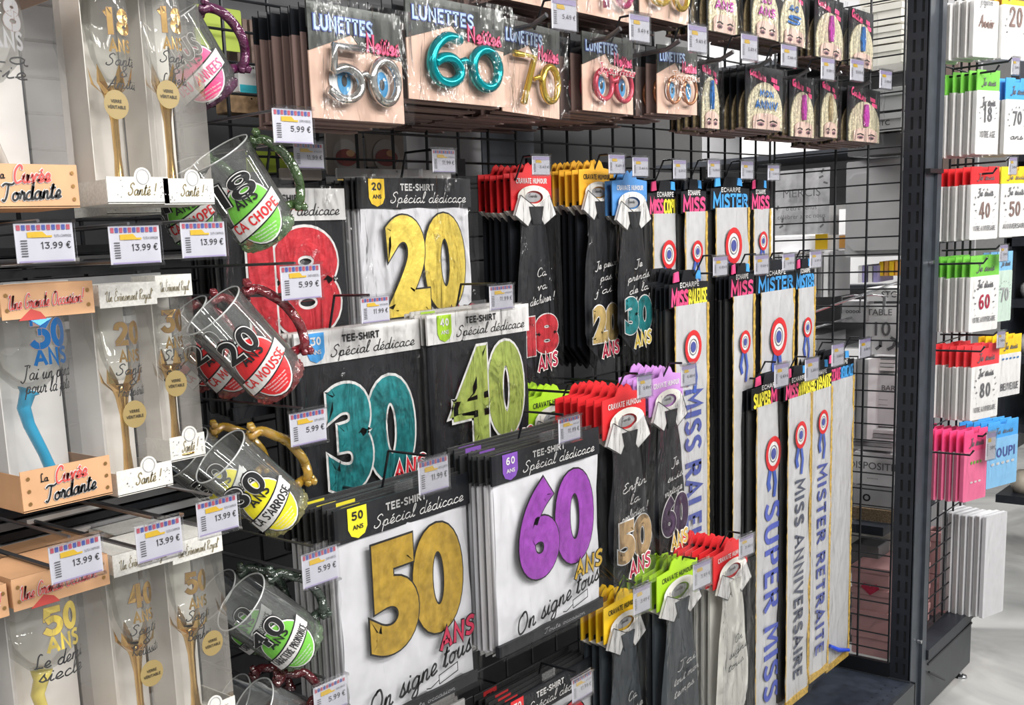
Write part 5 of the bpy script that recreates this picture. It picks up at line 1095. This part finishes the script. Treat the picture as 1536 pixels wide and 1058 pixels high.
# ------------------------------------------------------------------ behind the back grid
def ything(name, label, cat, x0, y0, x1, y1, Y, d, mat, extra=None):
    a, W, H = rect(x0, y0, x1, y1, Y); t = thing(name, label, cat, a); MB().bev(0, W, 0, d, -H, 0, mat, .002).build('body', t); MB().tube([(W/2, 0, -.004), (W/2, 1.80-Y, -.004)], .002, METAL, 6).build('peg', t)
    if extra: extra(t, W, H)
    return t
KR = pm('kraft_print', (.36, .31, .27), .5); GL2 = pm('wine_red_drink', (.28, .07, .06), .4)
def drink(t, W, H):
    m = MB(); m.disc(W*.5, -H*.55, W*.36, -.002, pm('pale_glass_print', (.42, .40, .38), .4), 20, H*.38); m.disc(W*.5, -H*.6, W*.30, -.003, GL2, 20, H*.2); m.disc(W*.6, -H*.5, W*.12, -.004, TAN, 12, H*.08); m.build('drink_print', t)
ything('drink_card', 'printed card with a red drink behind the back grid, left one', 'card', 488, 196, 543, 262, 1.5, .004, KR, drink)
ything('drink_card', 'printed card with a fruit drink behind the back grid, right one', 'card', 548, 196, 604, 262, 1.5, .004, KR, drink)
ything('grey_board', 'plain grey board behind the back grid between the drink cards and the ties', 'board', 608, 180, 720, 262, 1.52, .01, G1)
ything('grey_board', 'darker grey board behind the back grid above the red tie cards', 'board', 722, 186, 800, 262, 1.54, .01, pm('steel_blue_board', (.10, .11, .13), .5))
ything('white_strip', 'white card strip behind the grid above the red 18 tee-shirt', 'card strip', 420, 252, 482, 270, 1.40, .004, KR)
ything('white_strip', 'white card strip behind the grid above the yellow gold 20 tee-shirt', 'card strip', 505, 252, 676, 268, 1.40, .004, pm('pale_header_board', (.5, .49, .48), .5))
ything('green_card', 'yellow green card behind the purple mug', 'card', 290, 5, 360, 70, 1.5, .004, pm('yellow_green_print', (.33, .42, .04), .5))
ything('green_card', 'small yellow green card behind the green 18 mug', 'card', 370, 226, 440, 258, 1.5, .004, pm('yellow_green_print', (.33, .42, .04), .5))
ything('white_carton', 'white and turquoise carton behind the purple mug', 'carton', 356, 96, 402, 138, 1.5, .04, WHT, lambda t, W, H: MB().box(.002, W*.7, -.001, 0, -H, -H*.72, pm('turquoise_print', (.05, .45, .55), .4)).build('colour_band', t))
ything('brown_carton', 'brown printed carton under the white and turquoise carton', 'carton', 345, 142, 408, 168, 1.5, .04, pm('brown_print', (.28, .18, .10), .5, noise_s=60, noise_a=.5))
t = thing('brush_packs', 'row of brown bristled packs behind the grid at the top left', 'packs', aty(352, 26, 1.52))
for i in range(6): MB().box(i*.016, i*.016+.010, 0, .03, -.12, 0, pm('bristle_brown', (.16, .11, .09), .6)).build('pack', t)
# dark zippered stock lying under the gift box rows
for i, (x0, y0, x1, y1, Y) in enumerate(((-10, 400, 240, 425, 1.3), (30, 790, 330, 835, 1.3))):
    a, W, H = rect(x0, y0, x1, y1, Y)
    t = thing('stock_bundle', ['bundle of black wrapped stock behind the tags of the top box row', 'bundle of black wrapped stock behind the tags of the middle box row'][i], 'bundle', a)
    for k in range(9):
        z = -.1+.014*k
        m = MB(); m.box(-.03, W, .0, .08, z, z+.010, [BLK, GREYC, BLK, G3][k % 4]); m.build('wrapped_pack', t)
        if k % 2: m = MB(); m.box(.01, .05+.01*k, -.001, 0, z+.002, z+.008, WHT); m.build('white_label', t)

# ------------------------------------------------------------------ prints and trims belong to the part they sit on
OWN = dict(title_lettering=('header_card', 'sequin_crown'), age_badge=('header_card',), word_lettering=('header_card',), header_tab=('header_card',), foil_numerals=('folded_shirt', 'tie_blade'), years_lettering=('folded_shirt',),
    slogan_lettering=('folded_shirt', 'tie_blade', 'oval_label'), collar_outline=('shirt_collar',), gold_trim=('satin_sash',), vertical_lettering=('satin_sash',), rosette=('satin_sash',), rosette_ribbon=('satin_sash',), handle_knobs=('handle',),
    label_banner=('oval_label',), age_lettering=('oval_label',), printed_logo=('paper',), price_lettering=('paper',), top_lettering=('top_band',), red_tab=('top_band',), base_lettering=('base_band',), emblem_tab=('base_band',), rivet=('base_band',),
    gold_lettering=('bowl',), printed_lettering=('bowl',), petal_crown=('stem',), eye_print=('face_card',), frame_lettering=('glasses_frame',), centre_motif=('sequin_crown',), printed_face=('sequin_crown',), rim=('glass_body',), round_sticker=('clear_panels',),
    lettering=('card_body', 'body', 'bag'), leaf_print=('body', 'bag'), heart_print=('body',), drink_print=('body',), colour_band=('body',), lid=())
for root in [o for o in C.objects if o.get('category') and o.type == 'EMPTY']:
    kids = {}
    for c in root.children: kids.setdefault(c.name.split('.')[0], c)
    for c in list(root.children):
        for nm in OWN.get(c.name.split('.')[0], ()):
            if nm in kids and kids[nm] is not c: c.parent = kids[nm]; break
